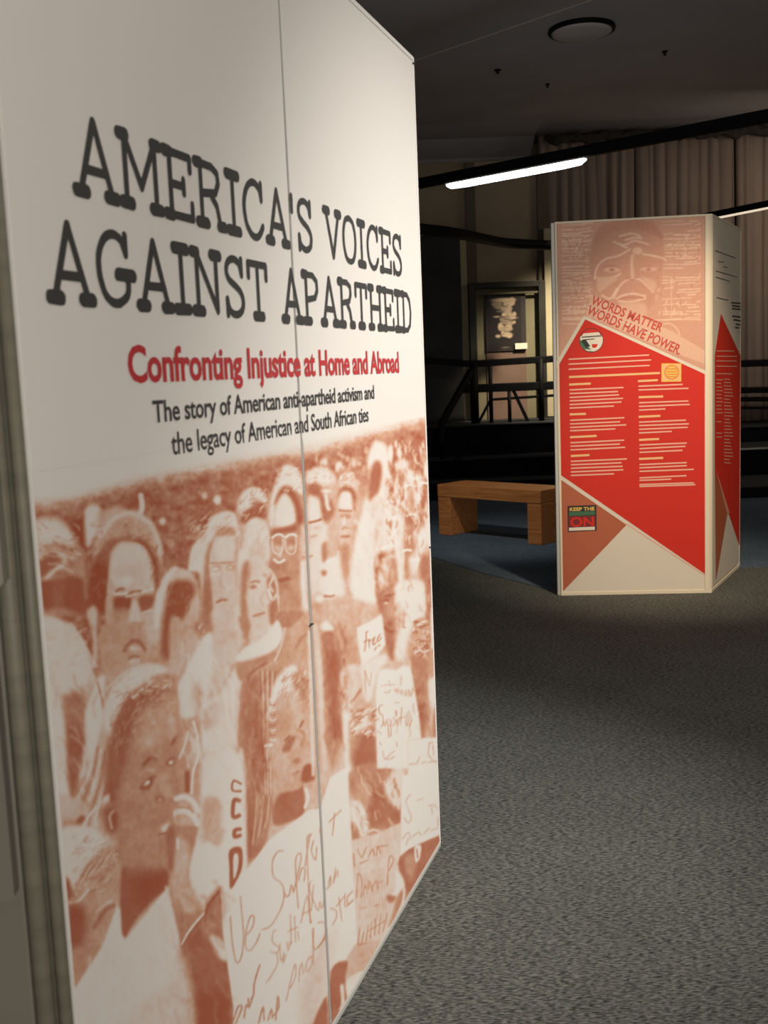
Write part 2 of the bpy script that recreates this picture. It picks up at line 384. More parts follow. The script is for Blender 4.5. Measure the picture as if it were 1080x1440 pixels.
    P('e', [480,500,600,450,600,700,610,1000,590,1440,470,1440,450,1100,455,800], .74, 14)
    P('e', [540,800,600,800,600,1300,560,1350,545,1100], .95, 16, .8)
    for k in range(7): S('e', [600+k*17,400+k*2,610+k*14,700,620+k*10,1000,640+k*8,1440], 1.6, (.85,.2)[k%2], 2, .75)
    P('h', [80,0,240,0,230,120,210,230,135,315,115,250,90,120], .7, 5); P('h', [90,0,160,0,160,150,140,290,115,230], .85, 8,.8)
    for k in range(5): S('h', [170+k*15,0,165+k*14,100,150+k*14,230-k*20],1.6,(.3,.85)[k%2],2,.7)
    # --- shirt behind, white, with the vertical letters
    P('e', [200,1010,430,940,440,1150,460,1440,300,1440,200,1250], .1, 8)
    P('g', [780,200,880,180,1000,200,1080,-300,1140,-300,1140,700,1000,480,900,560,880,640,820,560,780,380], .07, 6)
    P('g', [860,-60,990,-60,980,200,920,180,870,190], .45, 9); P('g',[820,-60,870,-60,860,180,820,200],.15,9)
    S('h', [95,-60,60,-75,55,-30,95,-25], 3, .9, 2)
    S('h', [88,20,62,20,58,95,88,90], 6, .88, 3); S('h', [90,155,68,160,65,190,90,185], 6, .88, 3)
    # --- front girl
    P('d', [430,560,470,400,560,290,680,220,800,250,860,340,880,500,860,700,700,800,520,700], .12, 8)
    for k in range(30):
        u = k/29; x = 440+u*400; y = 420-300*math.sin(u*2.6+.2)*.6
        S('d', [x-14,y+22,x,y,x+10,y-10], 1.5, (.05,.3)[k%2], 2, .6)
    P('d', [640,350,760,280,850,290,880,400,880,520,900,560,940,700,900,900,880,1000,860,1100,800,1163,460,1163,440,900,460,700,500,560,560,440], .62, 7)
    P('d', [460,700,510,560,570,430,680,360,760,400,720,470,620,560,590,700,540,900,500,1163,440,1100,450,900], .85, 12)
    for k in range(22):
        rr = r.uniform(0,1,2); x = 560+rr[0]*240-rr[1]*60; y = 360+rr[1]*260
        S('d', [x,y,x+28,y-22,x+50,y-30], 2, r.choice([.3,.9,.45]), 2.5, .6)
    S('d', [610,420,640,390,665,370], 3.5, .12, 3)
    P('d', [660,560,760,440,860,470,870,600,780,680,680,720], .38, 26, .85); P('d', [560,900,640,960,640,1080,560,1120,520,1000], .55, 20, .7)
    P('d', [640,1000,760,900,800,1000,700,1163,560,1163,560,1050], .6, 26, .7)
    S('d', [670,810,710,775,745,780], 5, .88, 4); S('d', [835,690,850,665,865,650], 4, .88, 3.5)
    S('d', [655,870,690,840,730,840], 3.5, .42, 5, .8)
    P('d', [655,930,690,890,740,870,730,900,700,960,650,955], .92, 4); P('d', [672,925,690,905,706,908,698,926,678,932], .12, 2)
    P('d', [800,800,830,770,865,765,850,810,810,820], .9, 4); P('d', [814,803,828,788,844,788,836,808], .12, 2)
    P('d', [760,880,800,860,830,960,810,1000,780,980], .48, 9, .9)
    P('d', [735,1030,745,990,790,1000,800,1040,840,1010,800,1080,750,1100,735,1070], .88, 5)
    E('d', 765,1018,9,8,.25,2.5); S('d', [740,990,770,975], 3, .7, 4)
    S('d', [770,1163,810,1130,840,1120], 4, .9, 4)
    P('d', [880,600,1000,560,1000,1020,960,1000,880,960,860,800], .55, 9)
    S('d', [930,620,910,700,880,770], 3, .15, 2.5); S('d', [960,560,985,650,990,760,960,850,950,980], 3.5, .12, 3); S('d',[925,860,925,960],7,.9,5)
    P('d', [430,1163,430,1020,455,990,470,1000,460,1163], .2, 4); P('d', [440,1163,450,1040,480,1050,520,1100,500,1163], .8, 5)
    # lower face, neck
    P('g', [250,-40,640,-60,760,-20,760,120,680,330,640,380,500,400,350,360,320,200,250,120], .66, 8)
    P('g', [250,0,300,-20,340,40,330,130,290,130,260,80], .88, 7); S('g', [310,0,285,40,300,110], 3, .4, 3)
    P('g', [355,380,500,370,640,370,660,470,540,590,420,740,380,815,358,740], .88, 6)
    P('g', [480,390,630,380,640,450,540,560,470,560], 1.0, 22, .7)
    P('g', [400,60,640,200,660,330,520,380,380,340], .6, 24, .7)
    P('g', [600,100,650,70,690,70,660,140,620,160,600,150], .5, 4); P('g', [618,110,660,78,684,80,668,115,625,130], .15, 3); S('g',[600,150,650,140,680,110],3,.85,3)
    # elderly woman lower left
    P('g', [-20,110,120,105,210,130,280,220,340,300,330,600,240,860,40,1160,-40,900], .55, 7)
    P('g', [-30,130,100,100,200,120,270,210,200,260,90,420,60,500,-30,400], .1, 8)
    for k in range(9): S('g', [60+k*10,540-k*10,120+k*16,400-k*6,200+k*14,310-k*6,330,260+k*12], 2.6, (.82,.2,.5)[k%3], 3.5, .8)
    P('g', [0,420,40,460,50,540,0,560], .85, 6)
    S('g', [30,585,90,570,150,500], 3, .12, 3)
    P('g', [170,560,310,360,340,420,330,560,230,620], .52, 12); 
    P('g', [20,620,100,600,140,680,110,900,50,950,0,900], .92, 16); S('g', [190,740,250,640,310,600], 5, .85, 7); S('g',[200,640,260,590,300,570],3,.3,4)
    P('g', [-10,900,120,860,200,880,60,1160,-10,1160], .62, 14)
    # singlet
    P('g', [50,1150,240,860,330,610,350,620,360,780,385,815,660,480,700,640,745,850,740,950,820,1350,900,2400,0,2400,30,1400], .08, 4, 1, False)
    P('g', [600,600,660,700,660,830,620,780], .25, 14, .6); P('g', [420,1350,640,1130,740,960,830,1350,860,2000,420,2000], .3, 22, .9)
    S('g', [640,480,690,640,735,860], 3, .22, 4, .8)
    for k in range(5): S('g', [150+k*110,1400,180+k*95,1150,260+k*70,950], 7, (.16,.04)[k%2], 12, .6)
    # hand and forearm
    P('g', [650,120,700,40,780,20,850,60,830,200,790,380,800,480,880,640,900,900,1060,960,1075,1200,1050,1400,1100,2400,860,2400,830,1330,740,870,690,640,660,480,670,300], .66, 5)
    P('g', [740,860,900,700,1060,960,1075,1200,1050,1400,1100,2400,860,2400,830,1330,790,1080], .85, 18)
    P('g', [800,1200,1000,1150,1060,1300,1050,1500,1100,2400,860,2400,830,1330], .98, 26,.9)
    P('g', [720,950,760,930,800,1100,830,1330,860,2000,760,1600,780,1200], .4, 12, .8)
    P('g', [700,190,740,170,790,260,790,420,860,600,800,640,720,620,670,480,700,300], .4, 10, .85)
    P('g', [650,120,700,120,690,330,660,380,650,300], .82, 7); S('g', [715,180,718,240], 3, .15, 3)
    P('g', [880,680,900,600,960,510,1000,505,1020,720,1050,880,1060,980,950,860,890,780], .7, 7); S('g', [885,700,910,600,980,510], 3, .95, 4)
    P('g', [930,800,980,810,1030,880,1020,950,960,900], .1, 8)
    S('g', [745,845,790,760,880,650], 3, .02, 1.8); S('g', [750,852,800,770,885,665], 2, .95, 2)
    # knuckles in tile d
    P('d', [880,1000,930,985,990,1030,1000,1120,980,1163,860,1163,840,1110,870,1080], .45, 5)
    for y0 in (1010, 1085): S('d', [860,y0,910,y0-12,960,y0+20,985,y0+70], 7, .06, 5)
    S('d', [870,1060,930,1065,960,1090], 3, .65, 3); S('g', [700,20,760,10,820,50,840,90], 4, .1, 4)
    # --- small boy leaning in, centre
    P('e', [640,900,660,650,720,450,790,370,860,380,940,440,970,560,960,1150,870,1170,850,1300,700,1330,680,1100,660,1000], .48, 6)
    P('e', [650,720,690,520,730,430,800,370,850,390,830,520,740,560,690,640], .07, 6)
    P('e', [820,420,880,410,930,480,920,600,870,700,860,560,820,500], .68, 9); 
    P('e', [680,640,760,560,860,560,900,680,860,820,700,880,670,760], .46, 12)
    P('e', [690,700,780,640,820,760,760,860,690,840], .6, 14, .7)
    for k in range(9): S('e', [665,590+k*34,690,600+k*34,705,590+k*34], 1.6, (.05,.8)[k%2], 1.5, .9)
    P('e', [750,930,790,860,840,840,830,880,800,940,760,950], .82, 5); S('e', [770,870,800,840], 3, .85, 3); S('e', [870,780,890,740], 3, .85, 3)
    P('e', [830,1000,870,990,860,1030,820,1020], .75, 5); S('e', [820,1100,860,1080], 3.5, .85, 3); S('e',[860,800,900,830,880,900],4,.7,6)
    P('e', [710,1000,840,1040,850,1180,800,1270,720,1210], .46, 14, .7)
    P('e', [890,1060,920,1030,960,1040,970,1130,880,1150], .9, 5)
    P('e', [740,1230,860,1200,890,1170,900,1350,800,1420,700,1440,690,1330], .82, 5)
    S('e', [910,1200,925,1260,905,1320], 4, .1, 3); S('e', [960,1200,950,1260,930,1310], 3, .4, 3)
    S('e', [620,930,625,1010], 4, .9, 3); S('e', [640,905,675,900], 4, .05, 2)
    S('e', [930,140,950,700,960,1100], 4, .12, 5,.8); S('e', [985,120,1010,700,1040,1150], 6, .35, 8,.7)
    # --- people right of the seam
    P('c', [60,420,90,340,160,310,250,350,300,450,300,700,250,900,200,1296,60,1296], .45, 7)
    P('c', [60,380,110,320,180,320,250,360,250,430,150,440,70,430], .12, 9)
    P('c', [70,440,130,420,170,480,160,520,70,530], .85, 8); P('c', [150,520,240,560,270,650,200,740,160,700], .8, 9)
    P('c', [75,540,110,530,150,560,165,640,165,710,80,720], .12, 7); P('c', [80,740,200,730,210,860,190,1000,180,1296,100,1296], .2, 7)
    S('c', [80,728,120,720,165,705], 3, .9, 2); E('c', 205,490,30,12,.05,4); S('c',[205,520,215,600,225,625],5,.15,5); S('c', [90,840,130,825],3,.5,3)
    S('c', [30,995,70,990,100,980], 3, .55, 2); E('c', 120,770,30,14,.35,4)
    P('c', [290,560,310,420,360,350,420,380,450,500,450,700,440,900,400,1100,330,1150,290,900], .48, 6)
    P('c', [295,440,330,360,380,345,430,400,450,520,420,500,350,460], .3, 7)
    P('c', [300,520,330,460,390,455,430,520,430,640,400,600,390,520,330,500], .88, 7)
    P('c', [305,630,315,520,345,490,395,510,405,620,400,650], .1, 6)
    P('c', [300,640,410,650,420,800,400,920,330,930,300,800], .38, 8)
    S('c', [305,635,350,640,400,640], 3, .72, 2); S('c', [330,680,380,680], 6, .6, 4); S('c', [330,775,350,765,375,770], 3, .6, 3); S('c', [325,835,380,832], 3.5, .75, 3); S('c',[345,690,340,740],3,.2,4)
    P('c', [330,900,390,900,390,1050,350,1130,310,1000], .62, 10)
    P('c', [180,1040,280,990,300,960,320,1100,340,1200,330,1296,180,1296], .1, 8); S('c', [190,1030,240,1020,270,1000], 4, .03, 2); P('c', [170,900,210,880,210,1000,180,1030], .75, 6); E('c', 190,1110,20,24,.8,6)
    # tall white-robed figure
    P('c', [410,960,450,750,500,580,540,420,520,260,560,130,610,110,670,170,690,280,660,420,670,560,740,700,760,900,780,1296,420,1296], .07, 8)
    P('c', [530,540,535,380,570,270,620,270,630,360,610,480,550,560], .9, 8); P('c', [540,520,560,380,600,300,600,440,570,520],.7,10,.6)
    P('c', [550,560,640,540,700,600,700,700,640,800,580,760,550,680], .27, 12); P('c', [570,780,620,760,600,900,570,900], .45, 9,.7)
    P('c', [430,640,470,600,420,900,400,1000,390,900], .5, 8)
    # dark figure with a headband
    P('c', [620,920,640,830,690,810,720,880,740,960,750,1100,740,1296,600,1296,575,1050,590,980], .62, 6)
    P('c', [622,880,640,820,680,815,720,870,715,930,660,950,625,940], .2, 6); S('c', [630,925,670,908,705,905], 4, .0, 2.2)
    P('c', [580,1000,640,970,620,1060,600,1160,580,1140], .9, 6); S('c', [640,1010,700,985,720,990], 4, .3, 4)
    P('c', [600,1160,640,1010,720,1020,740,1100,740,1296,600,1296], .66, 10)
    P('f', [500,0,650,0,640,100,650,260,650,400,620,600,570,480,540,250,505,180], .66, 6)
    P('f', [500,0,560,0,540,130,560,260,510,200], .85, 9, .8); P('f', [560,300,640,280,640,420,610,590,560,450], .8, 9); E('f', 565,135,26,20,.9,5); E('f', 568,155,12,6,.1,2.5)
    S('f', [560,100,600,95,640,80], 3.5, .9, 3); S('f', [560,350,600,380,640,370],3,.95,4); S('f', [590,310,605,320],4,.9,3)
    # small far people at right
    for x, y, rx, ry, t in ((870,170,38,70,.85),(880,310,36,50,.9),(950,560,32,100,.9),(915,740,40,60,.95),(770,420,28,70,.75),(860,560,24,90,.7),(830,880,40,130,.75),
        (780,290,52,40,.08),(850,380,36,50,.1),(900,520,24,130,.1),(870,1040,30,60,.08),(990,740,30,170,.04),(940,860,40,110,.07),(700,720,30,80,.06),(770,800,25,120,.15),(960,1080,42,120,.85),(820,1120,24,90,.7)):
        E('c', x, y, rx, ry, t, 7, .85)
    for x, y in ((840,445),(850,670),(940,430),(690,570),(820,940),(880,1010)): S('c', [x-28,y+6,x,y-4,x+30,y], 3, .02, 2.5)
    P('f', [650,0,870,0,880,220,800,300,740,420,700,600,640,560,660,380,650,200], .08, 8)
    P('f', [650,180,700,200,700,300,660,400,640,400], .5, 12,.8)
    for k in range(3): S('f', [668+k*20,240,678+k*14,300,690+k*8,340,716,346], 2, .55, 2)
    P('f', [870,0,930,0,950,560,940,700,900,760,880,1000,840,1210,800,900,770,680,770,450,800,300,880,260], .72, 6)
    P('f', [780,330,850,270,920,330,900,450,820,560,770,520], .5, 6)
    for k in range(34):
        x = r.uniform(790,905); y = r.uniform(290,560); S('f', [x-14,y+8,x,y-3,x+15,y+2], 2.2, (.15,.9)[k%2], 2, .8)
    S('f', [925,200,930,500], 4, .15, 3); P('f', [890,560,950,560,960,740,900,700],.6,7)
    P('f', [900,760,980,740,990,900,960,1020,920,960,900,850], .08, 6); S('f', [940,960,920,1100,890,1200], 6, .2, 5); P('f', [940,980,990,960,990,1200,930,1200], .65, 6)
    E('f', 840,830,60,120,.6,14,.6); E('f', 850,1060,50,140,.85,14,.8); E('f',820,840,20,26,.85,6); S('f', [830,1020,860,1020], 3, .9, 3)
    # woman's sleeve and hands right of seam
    P('f', [0,100,80,90,100,150,70,330,10,340], .5, 8); E('f', 50,120,36,30,.08,7); S('f', [90,100,130,104,160,98], 3, .85, 2.4)
    P('f', [90,150,280,130,330,560,340,1440,50,1440,20,380,80,330], .46, 10)
    P('f', [70,360,170,350,210,560,220,900,220,1200,150,1440,120,1200,80,700], .72, 10); P('f', [130,600,200,600,215,1100,150,1300,120,1000], .92, 20, .8)
    P('f', [60,330,100,300,160,350,140,370,80,370], .06, 6)
    P('f', [200,320,340,500,350,640,290,700,240,620,220,480], .6, 10); S('f', [240,600,265,690,310,660], 4, .85, 4)
    P('f', [210,700,340,640,360,820,300,940,220,940], .28, 7); S('f', [270,950,320,900,370,830], 3.5, .7, 4)
    S('f', [15,340,50,700,75,1200,90,1440], 7, .28, 5)
    P('f', [270,50,300,100,300,250,280,200], .5, 6, .7)
    # child lower centre-right
    P('f', [230,950,290,950,330,1200,300,1440,250,1440], .07, 7)
    P('f', [280,1100,360,960,470,980,500,1150,500,1440,300,1440], .5, 8)
    P('f', [290,1090,330,1060,420,1040,430,1090,340,1150,300,1150], .1, 7); P('f', [340,1240,380,1170,470,1140,490,1300,480,1440,330,1440,310,1380], .86, 12)
    for k in range(16): x = r.uniform(300,490); y = r.uniform(960,1200); S('f', [x-20,y+12,x,y,x+20,y-10], 2.6, (.12,.85)[k%2], 3, .7)
    P('h', [610,-110,700,-160,830,-120,850,0,850,130,720,160,690,90,620,-20], .7, 7); P('h', [700,0,820,-60,840,100,740,140,690,80], .86, 10,.8); P('h', [640,-60,700,-90,720,0,690,60,640,10], .5, 9,.7)
    P('h', [780,-60,850,-140,870,-40,850,60,800,20], .2, 8)
    P('h', [615,50,650,20,690,80,700,160,670,190,640,160], .1, 6); P('h', [620,120,650,150,660,195,620,200],.7,5)
    E('h', 725,170,34,14,.6,4); S('h', [700,168,725,158,750,166], 2.2, .15, 2)
    # --- placards with handwriting
    P('f', [340,350,440,300,530,245,545,360,560,480,500,560,380,640,360,520], .05, 3.5, 1, False)
    P('f', [370,640,540,560,570,600,500,700,450,900,400,900,380,760], .12, 7)
    def pen(f, strokes, w=1.5, t=.72, sf=1.3):
        for s_ in strokes: S(f, s_, w, t, sf, .85)
    pen('f', [[410,385,425,375],[415,380,410,450,400,530],[395,460,430,440],[435,440,437,500],[435,455,455,440],[460,470,475,440,480,420,465,440,470,480,490,460],[495,450,515,410,522,400,500,430,508,455,530,425],[480,520,490,500],[505,490,520,480]], 2)
    pen('f', [[400,680,410,860],[405,690,440,800],[440,800,455,690]], 1.8, .5)
    P('f', [510,690,560,670,650,680,700,640,750,650,770,720,790,850,820,1000,840,1210,740,1220,740,1440,500,1440,490,1100,490,850], .03, 4, 1, False)
    pen('f', [[530,800,590,790],[590,760,600,800],[610,790,640,790],[555,850,590,850,600,830],[630,820,640,850,650,820,660,860],[670,830,690,870,690,830],[700,840,720,880,725,830],[740,880,745,830,760,880,775,820],[640,930,670,930]], 2, .5)
    pen('f', [[540,950,515,960,515,1010,540,1030,545,1090,530,1120],[550,1080,560,1110,575,1060],[580,1080,590,1200],[590,1060,610,1080,595,1110],[605,1070,605,1190],[625,1050,640,1080,620,1110],[650,1060,655,1110,670,1050],[690,970,680,1100],[670,1050,710,1045],[720,1070,730,1110,745,1060],[750,1110,770,1060]], 2, .6)
    pen('f', [[540,1310,560,1370,600,1330,630,1310],[560,1370,600,1370,630,1350],[500,1150,530,1170],[520,1240,530,1260],[650,1240,655,1270]], 2.4, .5)
    P('f', [740,1225,860,1210,985,1198,1000,1440,1010,1700,740,1800], .04, 3, 1, False)
    pen('f', [[900,1245,930,1240],[905,1250,900,1340,960,1400],[930,1260,940,1340],[970,1320,975,1340],[750,1410,800,1405],[830,1350,810,1400],[850,1400,880,1390],[900,1395,940,1390,960,1380]], 2, .5)
    P('h', [862,-100,1042,-120,1056,175,1030,185,850,282], .04, 2.5, 1, False)
    pen('h', [[900,-10,880,20,890,60,905,100,890,125,870,100],[985,45,1010,40,1030,60],[1000,50,1005,80],[930,20,960,10],[865,200,890,170,900,200],[910,190,940,170,950,185],[960,180,990,150],[1000,160,1030,150],[880,230,890,200],[1030,100,1032,140]], 1.8, .5)
    # big placard
    P('h', [150,315,230,205,420,65,470,60,520,-90,600,-140,620,200,650,700,600,780,540,810,500,950,420,1080,300,1900,60,1900,60,1000,10,640,0,440,90,380], .05, 3, 1, False)
    P('h', [380,870,500,660,505,930,440,1080,380,1080], .32, 22, .9); P('h', [520,640,560,640,540,780,520,790],.25,10,.5)
    P('h', [-30,430,10,470,30,640,55,760,60,1000,70,1900,-200,1900,-200,440], .8, 5, 0, False)
    P('h', [40,255,95,240,105,300,90,370,45,440,40,340], .9, 2.5); P('h', [60,285,80,275,82,330,62,390], .1, 2.5)
    J = 1.9
    pen('h', [[45,570,55,700,75,790,100,750,108,660,100,560,92,475],[125,655,150,620,158,575,140,570,120,640,118,715,140,730,170,690,185,650],
      [295,258,270,262,245,310,250,380,285,410,300,450,290,520,240,610,195,632],[300,450,310,475,325,465,335,420,345,450],
      [345,455,380,300,375,270,355,300,360,430,368,530],[368,400,385,340,400,350,395,400],[400,330,420,200,430,180,410,200,412,330,425,600],[440,210,430,260,450,300,455,240],[470,150,480,230],
      [515,120,570,65],[540,80,530,185]], J)
    pen('h', [[235,735,265,742,275,715,245,690,250,640,262,636],[265,742,270,790,240,850,215,885],[280,700,285,780,300,740,295,790,310,750],[315,690,320,730,330,690],[330,560,335,700],[320,640,365,620],[350,570,355,690],[365,640,370,680],
      [380,600,410,470,420,560,430,600],[385,560,425,540],[430,400,420,440,460,540,470,500],[440,420,430,540],[470,500,480,530,490,490],[500,440,520,420,520,380,510,420],[535,410,545,340,540,390,555,350,557,380]], J, .6)
    pen('h', [[440,625,440,720,455,720,490,680,500,640],[460,600,490,600,495,660,460,720],[520,530,545,540,550,570,530,610],[560,480,575,590],[550,520,590,470],[590,460,590,520,610,510],[605,470,625,450,600,480,605,510,630,490]], J, .65)
    pen('h', [[310,970,350,800,355,850,330,910],[370,880,375,820,385,790,390,840],[400,830,410,780,430,760,432,800,410,830],[435,630,440,790]], J, .6)
    pen('h', [[70,1080,100,1000,80,1000,60,1060,45,1010],[110,1050,120,990,130,1000],[145,960,155,940,160,880,185,800],[130,960,135,1000,150,950],[180,1075,200,1000,205,1060],[260,1060,270,950,275,1000,250,1040],[225,1060,240,1010,245,1050]], J+.6, .75)
    # pink placard and bottom right corner
    P('h', [620,208,720,185,858,125,852,282,832,480,800,620,770,680,680,720,650,700,640,500], .3, 3, 1, False)
    P('h', [640,700,760,680,700,800,600,860,570,880,600,760], .42, 4, 1, False)
    pen('h', [[630,270,635,330],[650,250,670,290,690,240],[660,320,700,300],[700,290,720,250,730,280],[740,280,745,240,760,270],[740,240,795,232],[645,480,650,370,670,400,665,480],[675,470,685,420,695,460],[700,440,705,400,720,450],[720,430,740,400,745,440],[750,410,770,400],[790,420,800,290,820,300,800,350],[665,530,690,525],[730,520,750,515],
       [650,700,660,620],[670,690,680,640],[690,680,700,610],[710,670,715,600],[730,660,735,580],[750,650,760,560],[770,640,790,560],[700,640,780,590],[650,705,690,695]], 1.7, .7)
    for k in range(10): S('h', [655+k*13,380-k*5,660+k*14,640-k*6], 1.6, .5, 2, .5)
    P('h', [850,285,1030,190,1035,240,960,360,900,470,870,420], .82, 3); E('h', 900,330,26,60,.6,6); P('h', [920,240,950,235,945,290,925,310], .08, 3); S('h', [930,250,935,290],2,.7,2)
    P('h', [830,350,860,380,870,430,830,480,800,480,830,440], .08, 5); P('h', [790,470,830,475,820,500,795,500],.8,5); P('h', [840,470,870,440,900,480,850,560,800,620,820,540],.72,6); S('h',[870,440,865,500,830,580],3,.2,3)
    P('h', [600,870,700,830,640,960,560,1080,590,980], .12, 3)
    P('h', [520,830,600,780,590,880,600,1000,540,1080,520,1080], .85, 4); S('h', [575,900,580,980,570,1010],5,.2,4); P('h', [500,950,505,1100,500,1200,430,1200,440,1080], .82, 4)
    P('h', [505,1100,560,1080,520,1900,430,1900], .8, 8)
    # hair curls, cloth folds and other small photographic detail
    def curls(f, x0, y0, x1, y1, n, L, ang, tones, wd=1.6, sf=2.2, al=.6, bow=.35):
        for _ in range(n):
            x = r.uniform(x0, x1); y = r.uniform(y0, y1); th = math.radians(ang+r.uniform(-28, 28)); l = L*r.uniform(.5, 1.3)
            dx, dy = math.cos(th)*l, math.sin(th)*l; k = bow*r.uniform(-1, 1)
            S(f, [x-dx/2, y-dy/2, x-dy*k*.5, y+dx*k*.5, x+dx/2, y+dy/2], wd, r.choice(tones), sf, al)
    curls('d', 500,330,830,470,50,34,-35,[.2,.45,.9,.95]); curls('d', 470,480,600,760,50,26,-60,[.6,.95,.5]); curls('d', 480,300,820,400,40,30,-15,[.0,.3,.5],1.4)
    curls('a', 60,320,380,620,60,60,20,[.1,.5,.9,.3],2); curls('a', 480,280,980,430,70,30,-20,[.25,.6,.75,.4]); curls('a', 460,500,600,880,40,30,-70,[.7,.95,1]); curls('a', 900,470,990,800,30,30,80,[.6,.9,.95])
    curls('d', 90,20,330,260,80,34,-30,[.0,.25,.4],1.4); curls('b', 70,900,230,1100,40,24,-60,[.7,.95]); curls('b', 240,420,560,600,50,46,-40,[.0,.2,.4],1.6)
    curls('b', 560,240,760,440,50,26,-30,[.1,.6,.9]); curls('b', 820,90,1000,260,60,20,-30,[.0,.35,.6]); curls('b', 600,470,790,640,40,40,-60,[.02,.3,.4])
    curls('c', 80,320,260,440,40,24,-40,[.05,.35,.6]); curls('c', 310,350,420,460,40,22,-40,[.2,.6]); curls('f', 290,980,500,1200,60,40,-30,[.1,.4,.9]); curls('e', 700,400,940,560,50,40,-50,[.1,.4,.75])
    curls('g', 40,160,320,520,80,40,-38,[.15,.5,.8,.35],1.8); curls('e', 860,420,930,620,30,24,-60,[.4,.8])
    curls('e', 60,250,450,1000,70,110,75,[.0,.2,.3],3,7,.45); curls('g', 120,900,760,1500,50,150,75,[.02,.18,.22],4,9,.45); curls('f', 90,380,300,1300,50,150,85,[.5,.9,.75],3,7,.45)
    curls('e', 470,480,650,1400,50,150,88,[.6,.95,.5],3,6,.4); curls('d', 90,300,420,1100,40,130,75,[.05,.4,.8],3,7,.4); curls('c', 420,600,780,1200,60,120,80,[.0,.2,.3],3,7,.45)
    curls('c', 660,120,990,900,150,46,80,[.0,.1,.85,.9,.6],2.4,3.5,.5); curls('f', 640,0,930,1200,90,60,80,[.05,.5,.9],2.4,4,.4); curls('h', 620,-130,850,160,40,50,60,[.1,.5,.95],2.6,4,.45)
    curls('g', 690,500,1050,1350,40,130,65,[.6,.95],4,9,.35); curls('d', 640,450,860,1100,40,90,60,[.5,.7,.8],5,14,.3)
    # photographic contrast and grain
    g = c.noise(5,7,21)*.5+c.noise(2.5,4,22)*.4; t = np.clip(c.t, 0, 1); mid = 4*t*(1-t)
    t = t+g*(.05+.16*mid)+c.noise(16,22,12)*.12*mid
    t = np.clip(t, 0, 1); s = t*t*(3-2*t)
    return np.clip(.45*t+.55*s, 0, 1)**1.12
# ---------------------------------------------------------------- materials
def carpet_mat(name, c1, c2, ang):
    m = node_mat(name, c1, .95, 0, .1); t = m.node_tree; N, L = t.nodes, t.links; b = N['Principled BSDF']
    tc = N.new('ShaderNodeTexCoord'); mp = N.new('ShaderNodeMapping'); mp.inputs['Rotation'].default_value = (0, 0, ang); mp.inputs['Scale'].default_value = (62, 260, 60)
    L.new(tc.outputs['Object'], mp.inputs[0])
    n1 = N.new('ShaderNodeTexNoise'); n1.inputs['Scale'].default_value = 1; n1.inputs['Detail'].default_value = 3; n1.inputs['Distortion'].default_value = .5
    n2 = N.new('ShaderNodeTexNoise'); n2.inputs['Scale'].default_value = 3.0; n2.inputs['Detail'].default_value = 4
    L.new(mp.outputs[0], n1.inputs['Vector']); L.new(tc.outputs['Object'], n2.inputs['Vector'])
    ra = N.new('ShaderNodeValToRGB'); ra.color_ramp.elements[0].position = .38; ra.color_ramp.elements[1].position = .64
    ra.color_ramp.elements[0].color = (*c1, 1); ra.color_ramp.elements[1].color = (*c2, 1); L.new(n1.outputs['Fac'], ra.inputs[0])
    mx = N.new('ShaderNodeMixRGB'); mx.blend_type = 'MULTIPLY'; mx.inputs[0].default_value = .35; L.new(ra.outputs[0], mx.inputs[1]); L.new(n2.outputs['Fac'], mx.inputs[2]); L.new(mx.outputs[0], b.inputs['Base Color'])
    bu = N.new('ShaderNodeBump'); bu.inputs['Strength'].default_value = .6; bu.inputs['Distance'].default_value = .004; L.new(n1.outputs['Fac'], bu.inputs['Height']); L.new(bu.outputs[0], b.inputs['Normal'])
    return m
M_carpet = carpet_mat('grey_loop_carpet', (.035, .037, .035), (.215, .222, .20), .25)
M_blue = carpet_mat('slate_blue_carpet', (.06, .085, .115), (.16, .21, .27), .1)
M_ceil = noisy('dark_ceiling_paint', (.49, .465, .475), (.55, .52, .53), 1.5, rough=.9, bump=.05)
M_wall = noisy('beige_gallery_paint', (.36, .30, .21), (.42, .35, .25), 2.0, rough=.9)
M_black = noisy('black_metal', (.003, .003, .004), (.006, .006, .008), 20, rough=.6, spec=.15)
M_step = noisy('black_step_board', (.004, .005, .007), (.007, .009, .013), 5, rough=.9, spec=.1)
M_tread = noisy('dark_tread_carpet', (.018, .021, .026), (.04, .043, .048), 90, rough=.95)
M_alu = noisy('brushed_aluminium', (.50, .49, .45), (.62, .60, .56), 3, (1, 1, 60), rough=.42, metal=.25)
M_cream = node_mat('cream_frame', (.86, .75, .57), .45, 0, .4)
M_olive = noisy('olive_grey_post', (.15, .14, .105), (.19, .175, .13), 2, (1, 1, 20), rough=.5, spec=.3)
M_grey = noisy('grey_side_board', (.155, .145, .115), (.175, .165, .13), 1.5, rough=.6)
M_gap = node_mat('dark_gap', (.03, .03, .028), .8)
M_text = node_mat('charcoal_ink', (.045, .045, .044), .6)
M_redtext = node_mat('red_ink', (.46, .035, .04), .6)
M_red = node_mat('bright_red_print', (.70, .034, .018), .5, 0, .25)
M_sienna = node_mat('sienna_print', (.50, .125, .05), .5)
M_pale = node_mat('pale_print', (.80, .72, .60), .5)
M_pink = node_mat('pink_print_lines', (.92, .48, .36), .5)
M_peach = node_mat('orange_heading_print', (.95, .55, .25), .5)
M_band = node_mat('salmon_band_print', (.74, .34, .22), .5)
M_head = node_mat('headline_red_print', (.62, .07, .045), .5)
